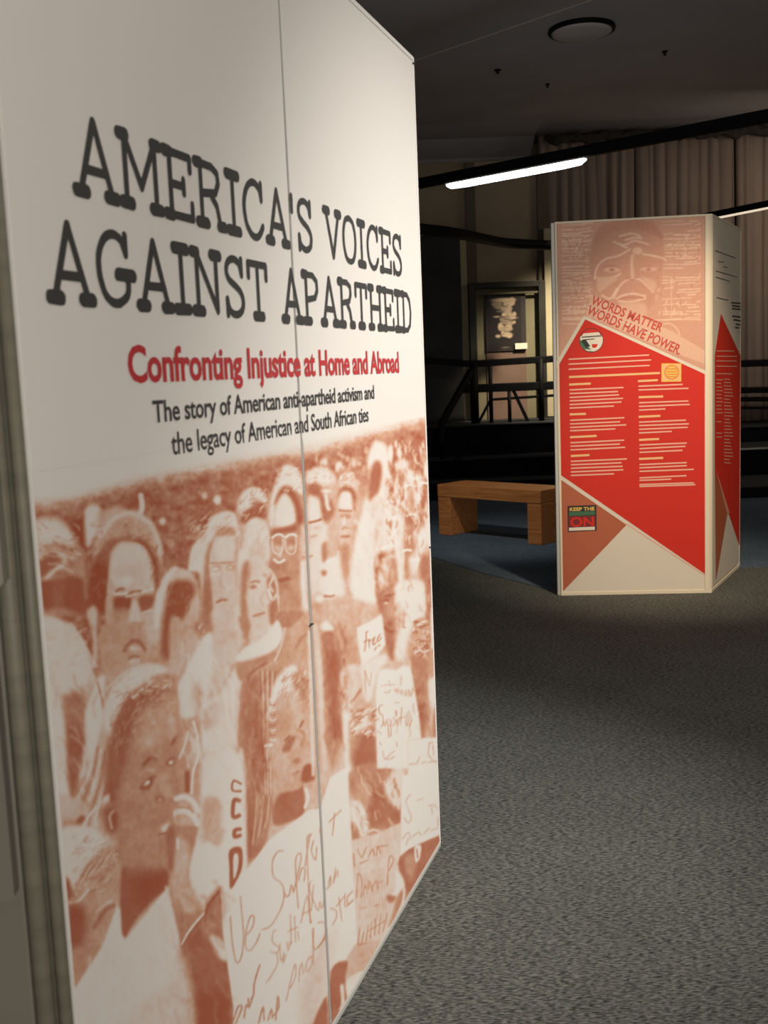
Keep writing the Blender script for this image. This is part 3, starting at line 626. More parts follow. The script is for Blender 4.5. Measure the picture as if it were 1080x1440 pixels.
def ink_mat(name, paper, ink, mid=None):
    m = node_mat(name, paper, .42, 0, .35); t = m.node_tree; N, L = t.nodes, t.links
    a = N.new('ShaderNodeAttribute'); a.attribute_name = 'ink'; mx = N.new('ShaderNodeMixRGB')
    mx.inputs[1].default_value = (*paper, 1); mx.inputs[2].default_value = (*ink, 1)
    L.new(a.outputs['Fac'], mx.inputs[0]); L.new(mx.outputs[0], N['Principled BSDF'].inputs['Base Color'])
    if mid:
        ra = N.new('ShaderNodeValToRGB'); e = ra.color_ramp.elements; e[0].color = (*paper, 1); e[1].color = (*ink, 1); e.new(.5).color = (*mid, 1); e[1].position = .5
        L.new(a.outputs['Fac'], ra.inputs[0]); L.new(ra.outputs[0], N['Principled BSDF'].inputs['Base Color'])
    return m
PAPER = (.74, .71, .665)
M_paper = node_mat('satin_paper', PAPER, .42, 0, .35)
M_crowd = ink_mat('sienna_crowd_print', PAPER, (.37, .092, .042), (.61, .36, .245))
M_face = ink_mat('salmon_portrait_print', (.92, .62, .46), (.58, .225, .145))
def wood_mat():
    m = node_mat('orange_oak', (.4, .2, .08), .38, 0, .45); t = m.node_tree; N, L = t.nodes, t.links
    tc = N.new('ShaderNodeTexCoord'); mp = N.new('ShaderNodeMapping'); mp.inputs['Scale'].default_value = (3, 45, 45)
    no = N.new('ShaderNodeTexNoise'); no.inputs['Scale'].default_value = 1.2; no.inputs['Detail'].default_value = 6; no.inputs['Distortion'].default_value = .8
    ra = N.new('ShaderNodeValToRGB'); e = ra.color_ramp.elements; e[0].position = .3; e[1].position = .7; e[0].color = (.42, .15, .042, 1); e[1].color = (.70, .30, .10, 1)
    L.new(tc.outputs['Object'], mp.inputs[0]); L.new(mp.outputs[0], no.inputs['Vector']); L.new(no.outputs['Fac'], ra.inputs[0]); L.new(ra.outputs[0], N['Principled BSDF'].inputs['Base Color'])
    return m
M_wood = wood_mat()
# ---------------------------------------------------------------- room shell
X0, X1, Y0, Y1, ZC = -4.5, 7.0, -3.0, 14.2, 4.3
bm = bmesh.new(); abox(bm, (X0, Y0, -.1), (X1-X0, 0, 0), (0, Y1-Y0, 0), (0, 0, .1)); struct(bmobj('floor', bm, M_carpet))
def slab_poly(name, pts, z0, z1, mat):
    bm = bmesh.new(); a = [bm.verts.new((x, y, z0)) for x, y in pts]; b = [bm.verts.new((x, y, z1)) for x, y in pts]
    bm.faces.new(a[::-1]); bm.faces.new(b)
    for i in range(len(pts)): bm.faces.new((a[i], a[(i+1) % len(pts)], b[(i+1) % len(pts)], b[i]))
    return bmobj(name, bm, mat)
tag(slab_poly('blue_carpet', [(-1.2, 10.6), (.0, 8.58), (.377, 7.8), (.645, 7.2), (1.04, 6.50), (1.12, 6.44), (1.30, 6.60), (2.30, 6.98), (2.45, 6.985), (3.6, 6.98), (5.5, 7.1), (5.5, 12), (-1.2, 12)], 0, .006, M_blue),
    'slate blue carpet area under the wooden bench, before the dark steps', 'carpet', kind='structure')
bm = bmesh.new(); abox(bm, (X0, Y0, ZC), (X1-X0, 0, 0), (0, Y1-Y0, 0), (0, 0, .1)); struct(bmobj('ceiling', bm, M_ceil))
for nm, o, ax, ay in (('wall_back', (X0, Y1, 0), (X1-X0, 0, 0), (0, .1, 0)), ('wall_left', (X0-.1, Y0, 0), (.1, 0, 0), (0, Y1-Y0, 0)),
                      ('wall_right', (X1, Y0, 0), (.1, 0, 0), (0, Y1-Y0, 0)), ('wall_front', (X0, Y0-.1, 0), (X1-X0, 0, 0), (0, .1, 0))):
    bm = bmesh.new(); abox(bm, o, ax, ay, (0, 0, ZC)); struct(bmobj(nm, bm, M_wall))
# joint strip on the ceiling and the coved shoulder over the back wall
bm = bmesh.new(); d = Vector((1.815-.456, 8.869-10.323, 0)).normalized(); o = Vector((.456, 10.323, ZC-.004))-d*3
abox(bm, o, d*9, Vector((-d.y, d.x, 0))*.012, (0, 0, .006)); struct(bmobj('trim_1', bm, noisy('joint_paint', (.75, .70, .66), (.8, .75, .7), 8, rough=.9)))
bm = bmesh.new(); pr = [(0, -.9), (-.1, -.55), (-.32, -.22), (-.7, -.05), (-1.3, 0), (0, 0)]
A = [bm.verts.new((X0, Y1+y, ZC+z)) for y, z in pr]; B = [bm.verts.new((2.05, Y1+y, ZC+z)) for y, z in pr]
for i in range(len(pr)): bm.faces.new((A[i], A[(i+1) % len(pr)], B[(i+1) % len(pr)], B[i]))
bm.faces.new(A); bm.faces.new(B[::-1]); struct(bmobj('trim_2', bm, M_ceil, smooth=False))
# round ceiling lamp, switched off
t = tag(empty('ceiling_lamp', (1.88, 9.57, ZC)), 'round flush ceiling lamp switched off, on the dark ceiling', 'ceiling lamp')
bm = bmesh.new(); lathe(bm, [(0, -.0), (.285, 0), (.29, -.02), (.282, -.035), (.268, -.038), (.262, -.03), (0, -.03)], n=40); bmobj('rim', bm, M_black, t, True)
bm = bmesh.new(); lathe(bm, [(0, -.031), (.26, -.031), (.258, -.042), (.22, -.055), (0, -.062)], n=40); bmobj('diffuser', bm, node_mat('dull_diffuser', (.62, .58, .57), .6), t, True)
for i, (x, y, k) in enumerate(((1.284, 10.74, 1), (1.866, 11.334, .7), (2.814, 10.347, .8))):
    t = tag(empty('sprinkler', (x, y, ZC)), ('small dark sprinkler head on the ceiling, nearest the white kiosk edge', 'small dark sprinkler head on the ceiling between the other two', 'small dark sprinkler head on the ceiling right of the round lamp')[i], 'sprinkler', 'sprinkler heads on the ceiling')
    bm = bmesh.new(); lathe(bm, [(0, 0), (.035*k, 0), (.035*k, -.008), (.018*k, -.014), (.012*k, -.014), (.012*k, -.03), (0, -.03)], n=16); bmobj('body', bm, M_black, t, True)
    bm = bmesh.new(); lathe(bm, [(0, -.03), (.02*k, -.031), (.02*k, -.036), (0, -.037)], n=16); bmobj('deflector', bm, M_black, t, True)
# ---------------------------------------------------------------- hanging lighting track with its tube lamp
d = Vector((2.733-.426, 7.462-9.524, 0)).normalized(); side = Vector((-d.y, d.x, 0)); p0 = Vector((.426, 9.524, 3.0))
t = tag(empty('lighting_track', p0), 'long black hanging lighting track that carries the glowing white tube', 'lighting track')
loc = lambda v: Vector(v)-p0
bm = bmesh.new(); abox(bm, d*-4-side*.03+Vector((0, 0, 0)), d*10, side*.06, (0, 0, .085), .006); bmobj('rail', bm, M_black, t)
for k in (-3.2, 4.6):
    bm = bmesh.new(); q = d*k+Vector((0, 0, .08)); tube(bm, [q, q+Vector((0, 0, 1.22))], .004, 6); bmobj('hanger', bm, M_black, t)
M_glow = node_mat('lit_tube', (1, 1, 1), .4, emit=((.88, .95, 1), 9))
L = 1.37; h0 = Vector((.73, 9.41, 2.985))-p0; h0 = d*h0.dot(d)+Vector((0, 0, -.015))
bm = bmesh.new(); abox(bm, h0-side*.028+Vector((0, 0, .004)), d*L, side*.056, (0, 0, .012)); bmobj('lamp_housing', bm, M_alu, t)
bm = bmesh.new(); q = [h0+d*u+Vector((0, 0, z)) for u, z in ((.005, 0), (.05, -.012), (.2, -.014), (L-.2, -.014), (L-.05, -.012), (L-.005, 0))]
tube(bm, q, [.012, .026, .03, .03, .026, .012], 14); tag(bmobj('tube', bm, M_glow, t, True), 'glowing white tube lamp')
# curved rail behind and the second track on the right
def un(x, y, Y):
    X, Yp = x-540, y-720; a = (X*cr-Yp*sr)/F_PX; b = (X*sr+Yp*cr)/F_PX
    return Vector((a, cp-b*sp, -sp-b*cp))*(Y/(cp-b*sp))+Vector((0, 0, EYE))
def unz(x, y, z):
    X, Yp = x-540, y-720; a = (X*cr-Yp*sr)/F_PX; b = (X*sr+Yp*cr)/F_PX
    r = Vector((a, cp-b*sp, -sp-b*cp)); return r*((z-EYE)/r.z)+Vector((0, 0, EYE))
bm = bmesh.new(); pts = [unz(x, y, 2.75) for x, y in ((540, 313), (592, 322), (640, 328), (700, 340), (730, 343), (775, 345), (800, 346))]
o = empty('curved_overhead_rail', pts[2]); tube(bm, [p-pts[2] for p in spline(pts, 6)], .055, 12); bmobj('rail', bm, M_black, o, True)
for k in (0,):
    bm = bmesh.new(); q = pts[k]-pts[2]; tube(bm, [q, Vector((q.x, q.y, ZC-pts[2].z))], .006, 8); bmobj('hanger', bm, M_black, o)
tag(o, 'curved black overhead rail left of the red kiosk, over the dark partition', 'rail')
a0, a1 = unz(1016, 304, 2.9), unz(1082, 291, 2.9); d2 = (a1-a0).normalized(); s2 = Vector((-d2.y, d2.x, 0))
t = tag(empty('light_bar', a0), 'black overhead bar with a thin lit strip, right of the red kiosk', 'light bar')
bm = bmesh.new(); abox(bm, -d2*1.2-s2*.03, d2*5, s2*.06, (0, 0, .065), .005); bmobj('rail', bm, M_black, t)
bm = bmesh.new(); abox(bm, -d2*.9-s2*.022+Vector((0, 0, -.016)), d2*3.8, s2*.044, (0, 0, .015), .003); bmobj('strip', bm, node_mat('warm_strip', (1, .9, .75), .4, emit=((1, .82, .6), .8)), t)
# ---------------------------------------------------------------- stage: steps, decks
def wbox(name, x0, x1, y0, y1, z0, z1, mat, parent=None, bev=.006):
    bm = bmesh.new(); abox(bm, (x0, y0, z0), (x1-x0, 0, 0), (0, y1-y0, 0), (0, 0, z1-z0), bev); return bmobj(name, bm, mat, parent)
def stage(name, label, steps, x0, x1):
    t = tag(empty(name, (x0, steps[0][0], 0)), label, 'stage')
    for y0, y1, z, last in steps:
        o = wbox('deck' if last else 'step', 0, x1-x0, y0-steps[0][0], y1-steps[0][0], 0.008, z-.012, M_step, t)
        wbox('tread', 0, x1-x0, y0-steps[0][0]-.012, y1-steps[0][0], z-.012, z, M_tread, o, .003)
    return t
stage('stepped_stage', 'black stepped stage behind the bench with railing on top', [(11.35, 11.7, .2, 0), (11.7, 12.1, .42, 0), (12.1, 14.15, .77, 1)], -1.2, 3.2)
ls = stage('low_stage', 'dark stepped stage right of the red kiosk before the curtains', [(10.55, 11.6, .12, 0), (11.6, 12.5, .42, 0), (12.5, 14.15, .60, 1)], 3.24, 6.9)
wbox('nosing', 0, 3.66, 1.03, 1.048, .405, .424, M_alu, ls, .003)
# ---------------------------------------------------------------- railings
def railing(name, label, bars, posts=(), verts=()):
    t = tag(empty(name, posts[0]), label, 'railing'); O = Vector(posts[0])
    for a, b, h, w_ in bars:
        a, b = Vector(a)-O, Vector(b)-O; dd = b-a; s_ = Vector((-dd.y, dd.x, 0)).normalized() if abs(dd.x)+abs(dd.y) > 1e-6 else Vector((0, 1, 0))
        upv = dd.cross(s_).normalized(); upv = -upv if upv.z < 0 else upv
        bm = bmesh.new(); abox(bm, a-s_*w_/2-upv*h/2, dd, s_*w_, upv*h, min(h, w_)*.25); bmobj('rail', bm, M_black, t)
    for a, b, w_ in verts:
        a, b = Vector(a)-O, Vector(b)-O; bm = bmesh.new(); tube(bm, [a, b], w_/2, 10); bmobj('post', bm, M_black, t, True)
    return t
Yr = 12.5
g = lambda x, y, Y=Yr: un(x, y, Y)
def drop(v, z): return Vector((v.x, v.y, z))
p1, p2, p3 = g(666, 511), g(689, 511), g(760, 504)
railing('stage_railing', 'black metal railing on the stage between the white kiosk and red kiosk',
        [(g(662, 512), g(900, 497), .08, .05), (g(650, 547), g(900, 537), .10, .05), (g(690, 562), g(900, 548), .032, .03), (g(690, 562), g(670, 600), .032, .03), (g(722, 549), g(744, 596), .04, .03)],
        (drop(p1, .77),), [(drop(p1, .77), p1, .10), (drop(p2, .77), p2, .05), (drop(p3, .77), p3, .07), (drop(g(716, 549), .77), g(716, 549), .045), (drop(g(850, 500), .77), g(850, 500), .07)])
Ys = 12.2
q = g(620, 597, 11.75)
railing('stair_railing', 'black sloping stair railing beside the edge of the white kiosk',
        [(g(540, 503, 12.6), g(664, 512, 12.5), .075, .05), (g(662, 522, 12.4), q, .085, .05), (g(690, 598, 12.2), g(640, 650, 11.5), .04, .04)],
        (drop(q, .425),), [(drop(q, .425), q+Vector((0, 0, .02)), .07)])
Yr2 = 12.9
railing('low_stage_railing', 'black metal railing right of the red kiosk in front of the curtain',
        [(g(900, 516, Yr2), g(1300, 503, Yr2), .085, .05), (g(900, 551, Yr2), g(1300, 545, Yr2), .075, .05), (g(900, 563, Yr2), g(1300, 559, Yr2), .06, .04), (g(900, 574, Yr2), g(1300, 573, Yr2), .035, .03)],
        (drop(g(1115, 560, Yr2), .6),), [(drop(g(x, 560, Yr2), .6), g(x, y, Yr2), .06) for x, y in ((905, 516), (1115, 509), (1295, 503))])
# ---------------------------------------------------------------- display alcove at the back
wbox('wall_panel', -1.0, 2.1, 14.0, 14.15, .78, 3.9, M_wall).name = 'wall_recess'; struct(bpy.data.objects['wall_recess'])
M_dk = noisy('dark_partition_felt', (.045, .045, .046), (.06, .06, .06), 4, rough=.95)
xl = g(597, 450, 12.9).x-.6; xr = g(650, 450, 12.9).x
o = wbox('partition_screen', xl, xr, 12.9, 12.96, .78, g(620, 330, 12.9).z, M_dk); tag(o, 'dark grey partition screen between the white kiosk and the picture case', 'partition')
Yc = 13.2
A0 = g(659, 397, Yc); A1 = g(767, 401, Yc); zt = A0.z-.01
t = tag(empty('display_case', (A0.x, Yc, .77)), 'tall dark framed display case with olive back on the stage', 'display case')
W = A1.x-A0.x; H = zt-.77
def cbox(name, u0, u1, y0, y1, z0, z1, mat, par=None, bev=.004):
    bm = bmesh.new(); abox(bm, (u0, y0, z0), (u1-u0, 0, 0), (0, y1-y0, 0), (0, 0, z1-z0), bev); return bmobj(name, bm, mat, par or t)
M_frame = noisy('dark_bronze_frame', (.018, .018, .014), (.03, .03, .022), 6, rough=.5)
M_back = noisy('olive_case_back', (.22, .195, .125), (.25, .225, .145), 3, rough=.8)
cbox('frame_post', 0, .085, 0, .12, 0, H, M_frame); cbox('frame_post', W-.085, W, 0, .12, 0, H, M_frame)
cbox('frame_head', .085, W-.085, 0, .12, H-.07, H, M_frame); cbox('frame_head_strip', .085, W-.085, .02, .05, H-.15, H-.125, noisy('olive_strip', (.12, .105, .06), (.14, .12, .07), 5))
cbox('case_back', .085, W-.085, .1, .12, 0, H-.07, M_back)
b0, b1 = g(684, 492, Yc+.1), g(742, 592, Yc+.1)
cbox('plinth_panel', b0.x-A0.x, b1.x-A0.x, .08, .1, .0, g(700, 494, Yc+.1).z-.77, noisy('mauve_plinth', (.20, .13, .10), (.23, .15, .12), 4, rough=.8))
# pilasters either side; lit wall strips, their light put into a paler yellow
for x0_, x1_, zt_ in ((650, 660, 3.1), (768, 792, 3.1)):
    a_ = g(x0_, 500, 13.3).x; b_ = g(x1_, 500, 13.3).x
    o = wbox('pilaster', a_, b_, 13.3, 13.4, .78, zt_, noisy('lit_strip_yellow', (.50, .45, .30), (.56, .5, .34), 3, rough=.85)); struct(o); o.name = 'trim_3' if x0_ == 650 else 'trim_4'
o = wbox('x', g(660, 300, 13.45).x-2.0, g(790, 300, 13.45).x, 13.42, 13.5, .78, 3.95, M_wall); o.name = 'wall_alcove'; struct(o)
for i, (xa, xb) in enumerate(((655, 669), (756, 768))):  # shade bands above the case posts, painted as darker strips
    o = wbox('x', g(xa, 300, 13.35).x, g(xb, 300, 13.35).x, 13.36, 13.415, 2.42, 3.93, noisy('shadow_band', (.14, .115, .08), (.17, .14, .10), 4, rough=.9)); o.name = 'trim_%d' % (5+i); struct(o)
# photograph in the case
pc = Canvas(0, 0, 150, 240, 0.0, dict(k=(0, 0, 6.0)))
for i, (x, y, rx, ry, tt) in enumerate(((420, 240, 105, 16, 1), (360, 270, 50, 22, .5), (470, 270, 50, 24, .8), (450, 310, 50, 34, .7), (430, 360, 26, 14, 1), (360, 376, 26, 6, .9), (520, 360, 18, 20, .8), (480, 390, 60, 12, .7),
        (400, 400, 16, 14, .6), (510, 425, 20, 12, .8), (440, 420, 30, 26, .5), (395, 460, 26, 36, .9), (465, 460, 30, 34, .9), (430, 520, 38, 30, 1), (470, 545, 26, 16, .9), (365, 540, 24, 16, .8), (430, 640, 30, 5, .25), (500, 250, 30, 30, .7), (400, 300, 60, 14, .45), (460, 340, 36, 24, .6), (490, 365, 34, 16, .6), (430, 400, 40, 30, .4), (480, 430, 30, 24, .5), (440, 480, 60, 26, .55), (450, 530, 50, 20, .7), (400, 330, 40, 10, .3))):
    pc.E('k', x, y, rx, ry, tt, 2.0, .9)
for x, y in ((440, 285), (405, 380), (455, 395), (430, 440), (500, 410), (450, 500), (395, 520)): pc.S('k', [x-30, y, x, y+6, x+26, y-3], 1.2, .05, 1.2, .8)
pc.t = np.clip(pc.t+pc.noise(2, 2, 3)*.12*(pc.t > .1), 0, 1)
f = Face((A0.x, Yc+.07), 0)
u0_, v0_ = b0.x-A0.x, g(700, 494, Yc+.1).z; u1_, v1_ = b1.x-A0.x, g(700, 412, Yc+.1).z
pt_ = tag(empty('photograph', (A0.x+(u0_+u1_)/2, Yc+.06, v0_)), 'black and white photograph of pale rocky shapes mounted in the dark framed case', 'photograph')
bm = bmesh.new(); abox(bm, (u0_-(u0_+u1_)/2, 0, .0), (u1_-u0_, 0, 0), (0, .019, 0), (0, 0, v1_-v0_), .002); bmobj('mount', bm, noisy('dark_mount', (.035, .028, .03), (.045, .036, .038), 5, rough=.7), pt_)
nx, ny = 44, 76; vs = []; ink = []
for j in range(ny+1):
    for i in range(nx+1):
        a_, b_ = i/nx, j/ny; vs.append(((.04+.84*a_)*(u1_-u0_)-(u1_-u0_)/2, -.0015, (v1_-v0_)*(.97-.94*b_)))
        X_ = int((275+(600-275)*a_*.95)/6); Y_ = int((195+(655-195)*b_)/6); ink.append(pc.t[min(Y_, 239), min(X_, 149)])
fs = [(j*(nx+1)+i, (j+1)*(nx+1)+i, (j+1)*(nx+1)+i+1, j*(nx+1)+i+1) for j in range(ny) for i in range(nx)]
me = bpy.data.meshes.new('print'); me.from_pydata(vs, [], fs); at = me.attributes.new('ink', 'FLOAT', 'POINT'); at.data.foreach_set('value', np.array(ink, np.float32))
link('print', me, ink_mat('silver_print', (.03, .025, .026), (.80, .62, .44)), pt_)
c0, c1 = g(725, 491, Yc), g(742, 482, Yc)
bm = bmesh.new(); abox(bm, (c0.x, Yc+.03, c0.z), (c1.x-c0.x, 0, 0), (0, .004, 0), (0, 0, c1.z-c0.z), .001); tag(bmobj('caption_card', bm, node_mat('white_card', (.9, .85, .72), .6)), 'small white caption card beside the lower corner of the photograph', 'card')
# ---------------------------------------------------------------- curtains
M_curt = noisy('taupe_curtain', (.26, .20, .165), (.34, .27, .225), 3, (1, 1, .2), rough=.95, spec=.15)
def curtain(x0, x1, y, z0, z1, seed, label):
    r = random.Random(seed); nx, nz = int((x1-x0)/.012), 14; ph = []; x = 0; s = []
    bmp = []; xs = [x0+(x1-x0)*i/nx for i in range(nx+1)]
    k = 0; pos = []; cur = x0
    while cur < x1+.3: wv = r.uniform(.07, .17); pos.append((cur, wv, r.uniform(.035, .085))); cur += wv
    vs = []
    for j in range(nz+1):
        fz = j/nz; z = z0+(z1-z0)*fz
        for X in xs:
            for (c, wv, am) in pos:
                if c <= X < c+wv: break
            uu = (X-c)/wv; off = -am*math.sin(PI*uu)**.8*(1-.35*fz)+.02*math.sin(fz*3+c*9)
            vs.append((X+.01*math.sin(fz*4+c*7), y+off, z))
    n = nx+1; fs = [(j*n+i, j*n+i+1, (j+1)*n+i+1, (j+1)*n+i) for j in range(nz) for i in range(nx)]
    me = bpy.data.meshes.new('curtain'); me.from_pydata(vs, [], fs)
    for p in me.polygons: p.use_smooth = True
    o = link('curtain', me, M_curt); mod = o.modifiers.new('t', 'SOLIDIFY'); mod.thickness = .004
    return tag(o, label, 'curtain', 'pleated curtains along the back wall')
curtain(2.08, 3.25, 13.42, .80, 4.22, 1, 'taupe pleated curtain behind the left half of the red kiosk top')
curtain(3.27, 4.50, 13.46, .62, 4.24, 2, 'taupe pleated curtain behind the right half of the red kiosk top')
curtain(4.52, 6.6, 13.42, .62, 4.24, 3, 'taupe pleated curtain right of the red kiosk at the frame edge')
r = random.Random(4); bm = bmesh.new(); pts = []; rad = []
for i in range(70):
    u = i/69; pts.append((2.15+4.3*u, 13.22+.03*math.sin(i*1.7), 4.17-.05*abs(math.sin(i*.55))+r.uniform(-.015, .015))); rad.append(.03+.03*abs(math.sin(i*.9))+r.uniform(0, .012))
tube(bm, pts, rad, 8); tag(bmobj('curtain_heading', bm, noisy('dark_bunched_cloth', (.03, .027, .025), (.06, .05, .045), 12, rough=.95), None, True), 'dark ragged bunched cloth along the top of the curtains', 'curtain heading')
# ---------------------------------------------------------------- wooden bench
bd = Vector((.7022, -.7120, 0)); ang = math.atan2(bd.y, bd.x)
t = tag(empty('wooden_bench', (.465, 8.955, .006), ang), 'orange brown wooden bench with slab ends, between the two kiosks', 'bench')
Lb, Db, Hb = 1.09, .37, .435
bm = bmesh.new(); abox(bm, (0, 0, Hb-.105), (Lb, 0, 0), (0, Db, 0), (0, 0, .105), .006); bmobj('seat', bm, M_wood, t)
for x in (0, Lb-.135):
    bm = bmesh.new(); abox(bm, (x, .004, 0), (.135, 0, 0), (0, Db-.008, 0), (0, 0, Hb-.105), .006); bmobj('leg', bm, M_wood, t)
# ---------------------------------------------------------------- white title kiosk
TOP = 2.2442
a1 = PI/2-.3165; K1C = (.1291, 2.9779); w1 = .9257; w1l = .9257*.9464; W1 = w1+w1l
o1 = Vector((K1C[0], K1C[1]))-Vector((math.cos(a1), math.sin(a1)))*W1
t1 = tag(empty('title_kiosk', (o1.x, o1.y, 0)), 'large white exhibit kiosk headed by a title above a brown crowd photograph', 'exhibit kiosk')
base1 = Vector((o1.x, o1.y, 0))
F1 = Face((o1.x, o1.y), a1)
class Rel(Face):
    """same face written relative to its kiosk's base point"""
    def __init__(s, f, base): s.f = f; s.o = f.o-base; s.u = f.u; s.n = f.n
    def uv(s, x, y): return s.f.uv(x, y)
    def px(s, u, v): return s.f.px(u, v)
G1 = Rel(F1, base1)
gap = .0055
pl = []
for nm, ua, ub in (('panel', .012, w1l-gap), ('panel', w1l+gap, W1-.0115)):
    bm = bmesh.new(); G1.box(bm, ua, ub, .014, TOP-.012, -.02, 0, .0015); pl.append(bmobj(nm, bm, M_paper, t1))
bm = bmesh.new(); G1.box(bm, w1l-gap, w1l+gap*.4, .01, TOP-.01, -.02, -.002); bmobj('seam_strip', bm, noisy('grey_seam', (.20, .195, .18), (.26, .25, .235), 5, rough=.5), t1)
bm = bmesh.new(); G1.box(bm, .01, W1-.01, 0, .013, -.025, .004, .002); bmobj('base_rail', bm, M_alu, t1)
bm = bmesh.new(); G1.box(bm, .01, W1-.01, TOP-.012, TOP, -.025, .002, .002); bmobj('top_rail', bm, M_paper, t1)
bm = bmesh.new(); G1.box(bm, W1-.012, W1, 0, TOP, -.04, .002, .004); bmobj('edge_post', bm, M_paper, t1)
for v in (.9, TOP-.02):
    bm = bmesh.new(); G1.box(bm, W1-.016, W1-.002, v, v+.004, 0, .004, .001); bmobj('clip', bm, M_gap, t1)
bm = bmesh.new(); G1.box(bm, w1l-.012, w1l+.012, .895, .899, -.002, .002, .0005); bmobj('clip', bm, M_gap, t1)
# kiosk sides seen or unseen
sA = a1+math.radians(113.6); dirA = Vector((math.cos(sA), math.sin(sA), 0)); FA = Rel(Face((o1.x+dirA.x*.95, o1.y+dirA.y*.95), sA+PI), base1)   # u runs from far left back to the post
def ribs(name, items, z0=0, z1=TOP):
    for off, rad, mat, nn in items:
        bm = bmesh.new(); c = dirA*off+FA.n*nn; tube(bm, [c+Vector((0, 0, z0)), c+Vector((0, 0, z1))], rad, 18); bmobj(name, bm, mat, t1, True)
ribs('post_rib', [(.0075, .0085, M_olive, -.006), (.033, .0125, M_olive, -.007)])
bm = bmesh.new(); FA.box(bm, .95-.062, .95-.0, 0, TOP, -.045, -.012); bmobj('corner_post', bm, M_olive, t1)
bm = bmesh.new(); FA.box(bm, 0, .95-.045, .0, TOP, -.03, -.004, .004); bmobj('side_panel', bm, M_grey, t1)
dirB = Vector((math.cos(a1+PI-math.radians(113.6)), math.sin(a1+PI-math.radians(113.6)), 0))
pB = Vector((K1C[0], K1C[1], 0)); FB = Rel(Face((pB.x, pB.y), math.atan2(dirB.y, dirB.x)), base1)
bm = bmesh.new(); FB.box(bm, 0.03, .9, 0, TOP, -.025, -.003, .002); bmobj('side_panel', bm, M_paper, t1)
# mounted grey boards on the near left side
for nm, xr_, yb, ytop, nn, lab in (('mounted_board', 27, 1256, 150, .022, 'grey board with a rounded corner'), ('mounted_strip', 15.5, 819, -200, .034, 'pale strip over the grey board')):
    u_, v_ = FA.uv(xr_, yb); _, vt = FA.uv(0, ytop); o_ = FA.o+base1
    bm = bmesh.new(); cw = [(-.5, 0), (-.006, 0), (0, .006)] + [(0, vt-v_), (-.5, vt-v_)]; o_ = FA.o+FA.u*u_+Vector((0, 0, v_))
    lo = [bm.verts.new(o_+FA.u*a+Vector((0, 0, b))+FA.n*(-.003)) for a, b in cw]; hi = [bm.verts.new(o_+FA.u*a+Vector((0, 0, b))+FA.n*nn) for a, b in cw]
    bm.faces.new(lo[::-1]); bm.faces.new(hi)
    for i in range(5): bm.faces.new((lo[i], lo[(i+1) % 5], hi[(i+1) % 5], hi[i]))
    tag(bmobj(nm, bm, M_grey if nm == 'mounted_board' else noisy('pale_strip', (.21, .20, .155), (.23, .215, .17), 3), t1), lab)
# printed crowd photograph on both panels
tone = paint_crowd(); CH, CW = tone.shape
def crowd_sheet(ua, ub, vt, nu, nv, parent):
    # columns spaced by how near they are to the visitor
    dpt = lambda u: F1.px(u, 1.2)[0]
    us = np.linspace(ua, ub, 2000); xs = dpt(us); U = np.interp(np.linspace(xs[0], xs[-1], nu+1), xs, us)
    V = np.linspace(.0145, vt, nv+1)
    UU, VV = np.meshgrid(U, V); X, Y = F1.px(UU, VV); X = np.clip(X, 0, CW-1.01); Y = np.clip(Y-560, 0, CH-1.01)
    xi, yi = X.astype(int), Y.astype(int); fx, fy = X-xi, Y-yi
    T = tone[yi, xi]*(1-fx)*(1-fy)+tone[yi, xi+1]*fx*(1-fy)+tone[yi+1, xi]*(1-fx)*fy+tone[yi+1, xi+1]*fx*fy
    n = .0008; P = np.stack([G1.o.x+G1.u.x*UU+G1.n.x*n, G1.o.y+G1.u.y*UU+G1.n.y*n, VV], -1).reshape(-1, 3)
    me = bpy.data.meshes.new('crowd_photograph'); me.vertices.add(len(P)); me.vertices.foreach_set('co', P.ravel().astype(np.float32))
    i = np.arange(nu)[None, :]+np.arange(nv)[:, None]*(nu+1); q = np.stack([i, i+1, i+nu+2, i+nu+1], -1).reshape(-1, 4)
    me.loops.add(q.size); me.loops.foreach_set('vertex_index', q.ravel().astype(np.int32)); me.polygons.add(len(q))
    me.polygons.foreach_set('loop_start', (np.arange(len(q))*4).astype(np.int32)); me.polygons.foreach_set('loop_total', np.full(len(q), 4, np.int32)); me.update(calc_edges=True)
    at = me.attributes.new('ink', 'FLOAT', 'POINT'); at.data.foreach_set('value', T.ravel().astype(np.float32))
    o = link('crowd_photograph', me, M_crowd, parent); o['label'] = 'sienna toned photograph of a protest crowd'
vtl = max(F1.uv(330, 640)[1], F1.uv(33, 690)[1])+.02; vtr = F1.uv(600, 590)[1]+.01
crowd_sheet(.013, w1l-gap-.001, vtl, 330, 780, pl[0]); crowd_sheet(w1l+gap+.001, W1-.013, vtr, 170, 520, pl[1])
